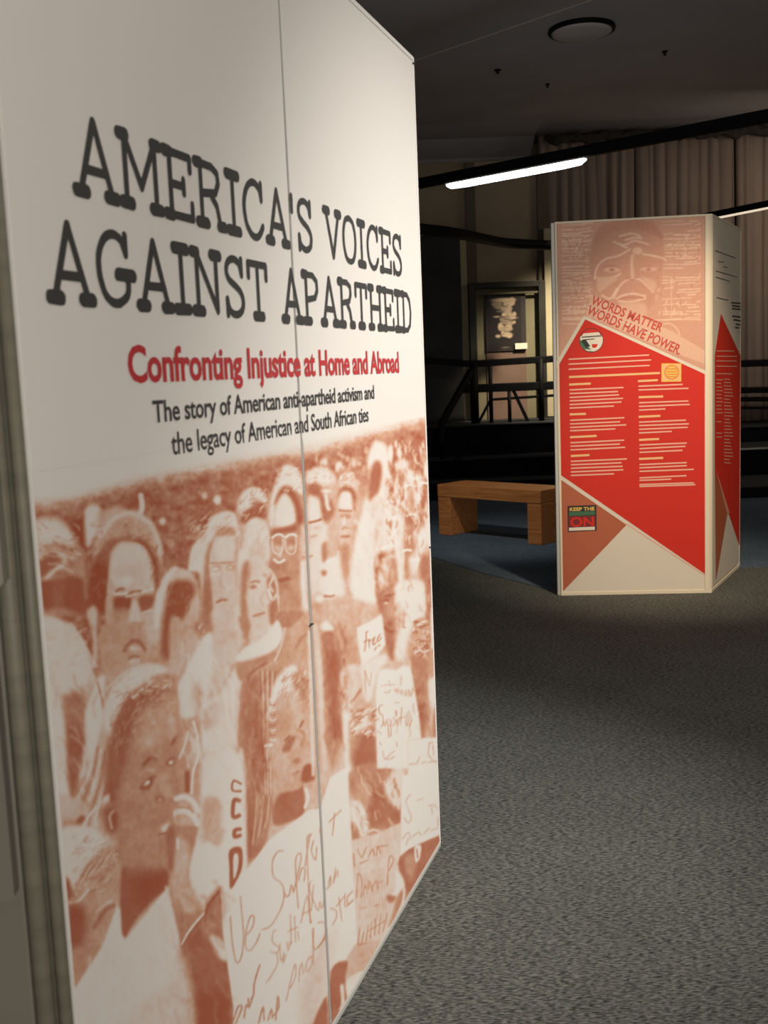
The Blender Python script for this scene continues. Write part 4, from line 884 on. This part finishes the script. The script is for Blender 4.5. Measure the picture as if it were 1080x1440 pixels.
# title letters: heavy slab face drawn with round-ended strokes
GL = {
 'A': (.86, [[(.10,.04),(.43,.97),(.76,.04)],[(.24,.33),(.62,.33)]], [(-.02,.04,.24,.04),(.62,.04,.88,.04)]),
 'M': (1.0, [[(.14,.04),(.14,.96),(.5,.3),(.86,.96),(.86,.04)]], [(0,.04,.28,.04),(.72,.04,1.0,.04),(0,.96,.2,.96),(.8,.96,1.0,.96)]),
 'E': (.78, [[(.16,.04),(.16,.96)],[(.16,.96),(.72,.96),(.72,.76)],[(.16,.5),(.52,.5)],[(.52,.6),(.52,.4)],[(.16,.04),(.74,.04),(.74,.26)]], [(.0,.04,.2,.04),(0,.96,.2,.96)]),
 'R': (.86, [[(.16,.04),(.16,.96),(.5,.96),(.68,.88),(.7,.72),(.6,.56),(.16,.5)],[(.46,.5),(.62,.36),(.72,.04)]], [(0,.04,.34,.04),(.66,.04,.88,.04),(0,.96,.2,.96)]),
 'I': (.44, [[(.22,.04),(.22,.96)]], [(.0,.04,.44,.04),(0,.96,.44,.96)]),
 'C': (.82, [[(.72,.72),(.66,.88),(.46,.97),(.24,.88),(.10,.66),(.08,.42),(.16,.18),(.36,.03),(.58,.06),(.74,.24)],[(.72,.98),(.72,.70)]], []),
 "'": (.22, [[(.11,.98),(.11,.70)]], []),
 'S': (.74, [[(.62,.74),(.56,.9),(.36,.97),(.16,.9),(.10,.74),(.20,.6),(.5,.47),(.64,.32),(.6,.12),(.38,.03),(.16,.1),(.1,.26)],[(.63,.98),(.63,.72)],[(.09,.02),(.09,.28)]], []),
 'V': (.86, [[(.10,.96),(.43,.04),(.76,.96)]], [(-.02,.96,.26,.96),(.6,.96,.88,.96)]),
 'O': (.82, [[(.41,.97),(.2,.9),(.08,.66),(.08,.36),(.2,.1),(.41,.03),(.62,.1),(.74,.36),(.74,.66),(.62,.9),(.41,.97)]], []),
 'G': (.88, [[(.70,.74),(.62,.9),(.44,.97),(.22,.88),(.09,.64),(.09,.38),(.2,.12),(.42,.03),(.62,.1),(.72,.22),(.72,.42)],[(.71,.98),(.71,.72)]], [(.46,.43,.9,.43)]),
 'N': (.92, [[(.16,.04),(.16,.96),(.76,.06),(.76,.96)]], [(0,.04,.32,.04),(0,.96,.2,.96),(.6,.96,.92,.96)]),
 'T': (.80, [[(.4,.04),(.4,.96)],[(.06,.72),(.06,.96),(.74,.96),(.74,.72)]], [(.22,.04,.58,.04)]),
 'P': (.82, [[(.16,.04),(.16,.96),(.5,.96),(.68,.86),(.7,.68),(.58,.52),(.16,.46)]], [(0,.04,.36,.04),(0,.96,.2,.96)]),
 'H': (.92, [[(.16,.04),(.16,.96)],[(.76,.04),(.76,.96)],[(.16,.5),(.76,.5)]], [(0,.04,.32,.04),(.6,.04,.92,.04),(0,.96,.32,.96),(.6,.96,.92,.96)]),
 'D': (.86, [[(.16,.04),(.16,.96),(.46,.96),(.66,.82),(.74,.5),(.66,.18),(.46,.04),(.16,.04)]], [(0,.04,.2,.04),(0,.96,.2,.96)]),
}
def title(txt, u0, u1, vb, h, split):
    tot = sum(GL[c][0]+.09 if c != ' ' else .5 for c in txt)-.09; k = (u1-u0)/tot; u = u0
    rr = random.Random(len(txt)); lv = [0]
    def blob(bm, a, b, rad):
        lv[0] += 1; n = .0011+(lv[0] % 40)*2e-6
        a, b = Vector(a), Vector(b); d_ = (b-a); L_ = d_.length
        ang_ = math.atan2(d_.y, d_.x) if L_ > 1e-6 else 0; ring = []
        for e, c in ((0, b), (1, a)):
            for s_ in range(6):
                th = ang_+(-PI/2+PI*s_/5)+PI*e; q_ = rad*rr.uniform(.93, 1.06); ring.append((c.x+q_*math.cos(th), c.y+q_*math.sin(th)))
        G1.poly(bm, ring, n)
    for c in txt:
        if c == ' ': u += .5*k; continue
        w_, st, se = GL[c]; lb = bmesh.new()
        for path in st:
            if len(path) > 4: 
                P_ = [Vector((*p, 0)) for p in path]; P_ = [(p.x, p.y) for p in spline(P_, 3)] if c in 'COSG' else path
            else: P_ = path
            for (x0, y0), (x1, y1) in zip(P_, P_[1:]):
                A_ = (u+x0*k, vb+y0*h); B_ = (u+x1*k, vb+y1*h); blob(lb, A_, B_, .0066)
        for x0, y0, x1, y1 in se:
            xm = (x0+x1)/2; x0 = xm+(x0-xm)*.82; x1 = xm+(x1-xm)*.82
            A_ = (u+x0*k, vb+y0*h); B_ = (u+x1*k, vb+y1*h); blob(lb, A_, B_, .0098)
        bmobj('title_letter', lb, M_text, pl[u+w_*k/2 > split]); u += (w_+.09)*k
def line_of(x0, y0, x1, y1): (a, b), (c, d_) = F1.uv(x0, y0), F1.uv(x1, y1); return a, c, (b+d_)/2, b, d_
u0, u1, vb, *_ = line_of(107, 272, 566, 388); title("AMERICA'S VOICES", u0, u1, vb, F1.uv(130, 172)[1]-F1.uv(130, 280)[1], w1l)
u0, u1, vb, *_ = line_of(70, 420, 580, 468); title('AGAINST APARTHEID', u0, u1, vb, F1.uv(95, 312)[1]-F1.uv(95, 423)[1], w1l)
for nm, txt, a, hh, mt, bo in (('subtitle_lettering', 'Confronting Injustice at Home and Abroad', (180, 530, 561, 527), F1.uv(190, 478)[1]-F1.uv(190, 531)[1], M_redtext, .028),
        ('caption_lettering', 'The story of American anti-apartheid activism and', (215, 593, 526, 561), F1.uv(222, 560)[1]-F1.uv(222, 592)[1], M_text, .018),
        ('caption_lettering', 'the legacy of American and South African ties', (241, 640, 518, 592), F1.uv(250, 606)[1]-F1.uv(250, 639)[1], M_text, .012)):
    u0, u1, vb, *_ = line_of(*a); lettering(G1, nm, txt, (u0, vb), u1-u0, hh, mt, pl, .0012, bo, .98, 0, w1l)
# ---------------------------------------------------------------- red kiosk
K2 = Vector((1.9694, 6.2578, 0)); a2, w2, b2, w3 = .1007, .9027, .513, .8889
KL = K2+Vector((-math.cos(a2), math.sin(a2), 0))*w2; KF = K2+Vector((math.sin(b2), math.cos(b2), 0))*w3
t2 = tag(empty('red_kiosk', KL), 'tall triangular exhibit kiosk with a salmon portrait over a red text field', 'exhibit kiosk')
H1 = Rel(Face((KL.x, KL.y), -a2), KL); H2 = Rel(Face((K2.x, K2.y), PI/2-b2), KL)
H1.f = Face((KL.x, KL.y), -a2); H2.f = Face((K2.x, K2.y), PI/2-b2)
ur = H1.uv(991, 600)[0]
bm = bmesh.new(); H1.box(bm, .014, ur, .03, TOP-.012, -.02, 0, .001); pA = bmobj('front_panel', bm, M_pale, t2)
bm = bmesh.new(); H2.box(bm, .022, w3-.012, .03, TOP-.012, -.02, 0, .001); pS = bmobj('side_panel', bm, M_pale, t2)
bm = bmesh.new(); H1.box(bm, 0, w2, 0, .022, -.03, .004, .002); bmobj('base_rail', bm, M_cream, t2)
bm = bmesh.new(); H2.box(bm, .0, w3, 0, .022, -.03, .003, .002); bmobj('base_rail', bm, M_cream, t2)
bm = bmesh.new(); H1.box(bm, 0, w2, TOP-.012, TOP, -.03, .003, .002); bmobj('top_rail', bm, M_cream, t2)
bm = bmesh.new(); H2.box(bm, 0, w3, TOP-.012, TOP, -.03, .003, .002); bmobj('top_rail', bm, M_cream, t2)
bm = bmesh.new(); H1.box(bm, 0, .013, .022, TOP-.012, -.03, .002, .002); bmobj('edge_post', bm, M_cream, t2)
bm = bmesh.new(); H1.box(bm, -.022, 0, 0, TOP-.004, -.045, -.005, .004); bmobj('edge_post', bm, M_alu, t2)
bm = bmesh.new(); H2.box(bm, w3-.012, w3, .022, TOP-.012, -.03, .002, .002); bmobj('edge_post', bm, M_cream, t2)
# rounded corner post
bm = bmesh.new(); z0, z1 = .022, TOP-.002
prof = [H1.pt(ur+.0015, 0, -.02), H1.pt(ur+.0015, 0, .004), H1.pt(w2-.014, 0, .006), H1.pt(w2-.004, 0, .002), H2.pt(.002, 0, 0), H2.pt(.008, 0, .004), H2.pt(.019, 0, .004), H2.pt(.02, 0, -.02), H1.pt(w2-.03, 0, -.04)]
A = [bm.verts.new((p.x, p.y, z0)) for p in prof]; B = [bm.verts.new((p.x, p.y, z1)) for p in prof]
for i in range(len(prof)): bm.faces.new((A[i], A[(i+1) % len(prof)], B[(i+1) % len(prof)], B[i]))
bm.faces.new(A[::-1]); bm.faces.new(B); bmobj('corner_post', bm, M_cream, t2)
FBk = Rel(Face((KF.x, KF.y), math.atan2(KL.y-KF.y, KL.x-KF.x)), KL); Lk = (KF-KL).length
bm = bmesh.new(); FBk.box(bm, .03, Lk-.05, .01, TOP-.01, -.02, 0); bmobj('rear_panel', bm, M_pale, t2)
# portrait print
pc = Canvas(770, 290, 240, 260, .62, dict(k=(770, 290, 4.32), m=(770, 290, 3.484)), 2.0)
P, E, S = pc.P, pc.E, pc.S
r = random.Random(9)
for side_ in ((90, 270, 100, 460), (700, 925, 90, 440)):
    y = side_[2]
    while y < side_[3]+260:
        x = side_[0]
        while x < side_[1]:
            L_ = r.uniform(40, 170)
            if r.random() < .72: S('k', [x, y+r.uniform(-4, 4), min(x+L_, side_[1]), y+r.uniform(-10, 2)], r.uniform(1.1, 2.2), r.choice([0.0, .05, .15]), 1.4, .95)
            x += L_+r.uniform(5, 40)
        y += r.uniform(13, 24)
for _ in range(70):
    x, y = r.choice([(r.uniform(100, 240), r.uniform(150, 330)), (r.uniform(110, 250), r.uniform(450, 640)), (r.uniform(740, 915), r.uniform(150, 300)), (r.uniform(660, 915), r.uniform(450, 640))])
    S('k', [x, y, x+r.uniform(-16, 16), y+r.uniform(8, 34)], 1.8, r.choice([.0, .15, .85]), 1.6, .85)
P('k', [260, 420, 250, 300, 290, 180, 400, 110, 500, 95, 600, 110, 690, 180, 710, 300, 690, 420, 650, 560, 600, 650, 520, 700, 420, 680, 340, 580, 290, 500], .72, 9)
P('k', [360, 100, 500, 60, 640, 100, 700, 200, 600, 150, 400, 150, 280, 250, 300, 150], .85, 9)
for a in ([285, 440, 300, 370, 350, 320, 430, 300, 500, 260], [400, 215, 460, 235, 520, 210, 560, 215, 610, 230], [440, 180, 510, 165, 560, 180], [470, 205, 530, 190, 570, 195], [450, 240, 480, 250], [580, 290, 640, 300, 700, 315, 720, 330],
          [400, 560, 440, 480, 500, 440, 560, 445, 600, 480, 640, 520], [420, 560, 460, 540, 520, 530, 590, 545], [430, 575, 500, 580, 590, 560], [290, 430, 340, 440, 400, 430, 440, 410], [330, 540, 380, 560, 420, 500]):
    S('k', a, 2.2, -.1, 3.0, .9)
for a in ([440, 560, 500, 552, 580, 556], [340, 370, 390, 360, 440, 380], [560, 375, 620, 365, 680, 385], [480, 430, 510, 445, 545, 430]): S('k', a, 2.0, 1, 2.2, .8)
E('k', 390, 385, 48, 15, .25, 3); E('k', 390, 385, 18, 11, .9, 2.5); E('k', 615, 380, 50, 12, .25, 3); E('k', 612, 382, 16, 9, .9, 2.5)
S('k', [515, 300, 510, 350, 515, 420], 4, .15, 4, .9); E('k', 545, 270, 30, 22, .2, 4); P('k', [300, 440, 350, 430, 420, 440, 370, 480, 310, 520], .35, 6); P('k', [570, 430, 620, 440, 660, 470, 640, 520, 600, 470], .4, 6)
P('k', [440, 590, 580, 590, 600, 660, 520, 680, 440, 650], .38, 8); S('k', [750, 430, 750, 690], 1.2, .2, 1.4); S('k', [650, 690, 925, 685], 1.5, .05, 1.4); S('k', [690, 720, 740, 710, 790, 750, 800, 800], 1.6, .1, 1.8)
P('k', [230, 660, 270, 540, 760, 760, 960, 880, 960, 960, 700, 860], .30, 1.5, 1, False)
pc.t = np.clip(pc.t+pc.noise(5, 5, 4)*.08, 0, 1)
nx, ny = 190, 210; UU, VV = np.meshgrid(np.linspace(.0145, ur-.001, nx+1), np.linspace(H1.uv(990, 530)[1]-.02, TOP-.0135, ny+1)); X, Y = H1.px(UU, VV)
T = pc.t[np.clip((Y-290)*2, 0, 519).astype(int), np.clip((X-770)*2, 0, 479).astype(int)]
Pn = np.stack([H1.o.x+H1.u.x*UU+H1.n.x*.0006, H1.o.y+H1.u.y*UU+H1.n.y*.0006, VV], -1).reshape(-1, 3)
i = np.arange(nx)[None, :]+np.arange(ny)[:, None]*(nx+1); q = np.stack([i, i+1, i+nx+2, i+nx+1], -1).reshape(-1, 4)
me = bpy.data.meshes.new('portrait_print'); me.from_pydata(Pn.tolist(), [], q.tolist()); at = me.attributes.new('ink', 'FLOAT', 'POINT'); at.data.foreach_set('value', T.ravel().astype(np.float32))
tag(link('portrait_print', me, M_face, pA), 'pale salmon portrait of a face among printed lines')
# flat colour fields
def field(name, mat, pix, n, par, fc=H1):
    bm = bmesh.new(); fc.ppoly(bm, pix, n); return bmobj(name, bm, mat, par)
def lines(name, mat, segs, wpx, n, par, fc=H1):
    bm = bmesh.new()
    for s_ in segs: fc.pline(bm, s_, wpx, n)
    return tag(bmobj(name, bm, mat, par), kind='stuff')
clampL = H1.px(.0145, 1)[0]
field('pale_border', M_pale, [(782, 509), (821, 444), (991.5, 521), (991, 830), (789.5, 836)], .0010, pA)
field('red_field', M_red, [(783, 518), (823, 449), (991, 526), (991, 807), (787, 667)], .0014, pA)
field('sienna_triangle', M_sienna, [(786.5, 673), (881, 738), (789.5, 834)], .0014, pA)
lines('pink_edge', M_pink, [[(880, 736), (991, 809)]], 1.5, .0018, pA)
cm = (770, 480, 3.484)
def bars(lst, rows): return [[(cm[0]+a/cm[2], cm[1]+b/cm[2]), (cm[0]+c/cm[2], cm[1]+d_/cm[2])] for a, b, c, d_ in rows]
body = [(103,88,497,67),(103,112,507,91),(103,137,500,118)]
body += [(108,238,372,226),(108,256,345,246),(108,275,350,262),(108,292,370,279),(108,310,362,297),(108,327,325,317)]
body += [(110,387,376,374),(110,405,355,394),(110,422,385,409),(110,438,332,429),(112,497,375,484),(112,514,355,503),(112,532,380,519),(114,588,388,576),(114,605,362,595),(114,622,368,612),(114,640,372,629),(114,657,325,649)]
body += [(445,220,662,211),(445,238,690,230),(448,301,690,292),(448,319,697,309),(448,337,577,331),(448,396,678,386),(448,413,692,404),(448,431,686,421),(448,449,608,441),(450,508,682,498),(450,526,675,514),(450,544,660,534),(450,604,682,594),(450,620,682,609),(450,637,716,627),(450,669,680,658),(450,681,606,675),(450,702,716,693),(450,711,724,702)]
lines('text_lines', M_pink, bars(None, body), 2.0, .0020, pA)
heads = [(105,175,550,155),(105,212,212,207),(108,358,188,355),(110,470,240,463),(114,562,205,557),(443,195,540,190),(446,274,566,270),(446,370,552,365),(448,483,546,478),(448,576,566,571)]
lines('text_headings', M_peach, bars(None, heads), 3.0, .0020, pA)
# headline on a slope
for txt, a in (('WORDS MATTER', (830, 427, 929, 467)), ('WORDS HAVE POWER.', (824, 441, 955, 499))):
    (ua, va), (ub, vb_) = H1.uv(*a[:2]), H1.uv(*a[2:])
    lettering(H1, 'headline_lettering', txt, (ua, va), math.hypot(ub-ua, vb_-va), (.056 if 'POW' in txt else .052), M_head, pA, .0016, .022, 1.0, math.atan2(vb_-va, ub-ua))
lines('pale_rule', M_pale, [[(822, 430), (952, 486)]], 1.2, .0012, pA)
def disc(bm, fc, cx, cy, rpx, n, a0=0, a1=2*PI, k=28): fc.ppoly(bm, [(cx+rpx*math.cos(a0+(a1-a0)*i/k), cy+rpx*math.sin(a0+(a1-a0)*i/k)) for i in range(k)], n)
def badge(items, par, name):
    ms = []; bm = bmesh.new(); 
    for kind, mat, *a in items:
        n0 = len(bm.faces)
        if kind == 'd': disc(bm, H1, *a)
        else: H1.ppoly(bm, a[0], a[1])
        bm.faces.ensure_lookup_table()
        if mat not in ms: ms.append(mat)
        for f_ in bm.faces[n0:]: f_.material_index = ms.index(mat)
    return bmobj(name, bm, ms, par)
M_g = node_mat('badge_green', (.05, .16, .07), .5); M_k = node_mat('badge_black', (.02, .018, .016), .5); M_w = node_mat('badge_white', (.85, .78, .66), .5); M_y = node_mat('emblem_yellow', (.90, .58, .12), .5); M_o = node_mat('emblem_orange', (.85, .28, .05), .5)
badge([('d', M_k, 831.5, 478.5, 17.2, .0022), ('d', M_w, 831.5, 478.5, 16.2, .0023), ('d', M_red, 831.5, 478.5, 16.2, .0024, PI*1.12, PI*1.88), ('p', M_w, [(820, 469), (842, 467), (845, 472), (818, 474)], .0025),
       ('d', M_g, 831.5, 478.5, 16, .0024, PI*.45, PI*1.05), ('p', M_k, [(817, 479), (824, 478), (830, 487), (824, 489)], .0026), ('p', M_k, [(818, 473.5), (846, 471.5), (846, 473), (818, 475)], .0027),
       ('p', M_k, [(819, 477.5), (836, 476), (836, 477.2), (819, 478.8)], .0027), ('p', M_w, [(826, 478), (848, 475), (846, 484), (840, 488), (830, 485)], .0026), ('p', M_red, [(832, 484), (841, 484), (838, 489), (833, 489)], .0028), ('p', M_w, [(822, 491), (834, 492), (836, 494), (826, 493.5)], .0028)], pA, 'round_badge')
sq = [('p', M_y, [(930, 511), (958, 511), (958, 536.5), (930, 537)], .0022), ('p', M_peach, [(932, 513), (956, 513), (956, 534.5), (932, 535)], .0023), ('d', M_o, 944.5, 523.5, 10.5, .0024), ('d', M_y, 944.5, 523.5, 8.6, .0025)]
for yy in (518, 522, 525.5, 529): sq.append(('p', M_o, [(937, yy), (952, yy), (952, yy+1.5), (937, yy+1.5)], .0026))
badge(sq, pA, 'square_emblem')
badge([('p', M_k, [(798, 711.5), (838.5, 710), (839, 746), (798.5, 748)], .0022), ('p', M_g, [(800, 720), (836.5, 718.5), (836.5, 724), (800, 725.5)], .0023), ('p', M_w, [(800, 742), (836.5, 740.5), (836.5, 745), (800, 746.5)], .0023),
       ('p', node_mat('poster_wine', (.22, .01, .012), .5), [(800, 726), (837, 725), (837, 740), (800, 741.5)], .0023)], pA, 'small_poster')
for txt, a, hh, mt in (('KEEP THE', (801, 718.6, 836, 717.4), .021, M_y), ('ON', (802, 740.5, 835.5, 739.5), .058, M_red)):
    (ua, va), (ub, vb_) = H1.uv(*a[:2]), H1.uv(*a[2:]); lettering(H1, 'poster_lettering', txt, (ua, va), ub-ua, hh, mt, pA, .0026, .03, 1, math.atan2(vb_-va, ub-ua))
# side face
field('red_field', M_red, [(1005, 500), (1013.5, 441), (1042, 502), (1040.5, 770), (1005, 664)], .0012, pS, H2)
field('sienna_triangle', M_sienna, [(1005, 664), (1023, 720), (1006.5, 818)], .0014, pS, H2)
field('pink_triangle', M_band, [(1005, 655), (1026, 722), (1022, 722)], .0016, pS, H2)
sideb = [[(1007, y), (1007+L_, y+.2)] for y, L_ in ((493.5, 25), (501, 29), (507.5, 29), (515, 29), (525.5, 22), (534, 9), (593, 7), (609, 8), (614.5, 8))]+[[(1007, 539+k*5.2), (1007+7+(k % 3), 539.3+k*5.2)] for k in range(9)]+[[(1018, 533+k*4.7), (1018+8+(k*7 % 6), 533.6+k*4.7)] for k in range(26)]
lines('text_lines', M_pink, sideb, 1.2, .0018, pS, H2)
cs = (1000, 260, 4.8)
mk = [[(1000+a/4.8, 260+b/4.8), (1000+c/4.8, 260+d_/4.8)] for a, b, c, d_ in ((25, 442, 165, 495), (45, 517, 85, 522), (80, 552, 112, 558), (30, 580, 172, 622), (30, 622, 125, 650), (35, 760, 115, 778))]
lines('outline_lettering', M_text, mk, .9, .0014, pS, H2)
mk = [[(1000+a/4.8, 260+b/4.8), (1000+c/4.8, 260+d_/4.8)] for a, b, c, d_ in ((135, 795, 200, 800), (140, 815, 200, 822), (140, 835, 200, 840), (140, 885, 200, 893), (150, 910, 200, 918), (165, 940, 200, 945), (160, 962, 190, 966))]
lines('dark_lettering', M_text, mk, 2.0, .0014, pS, H2)
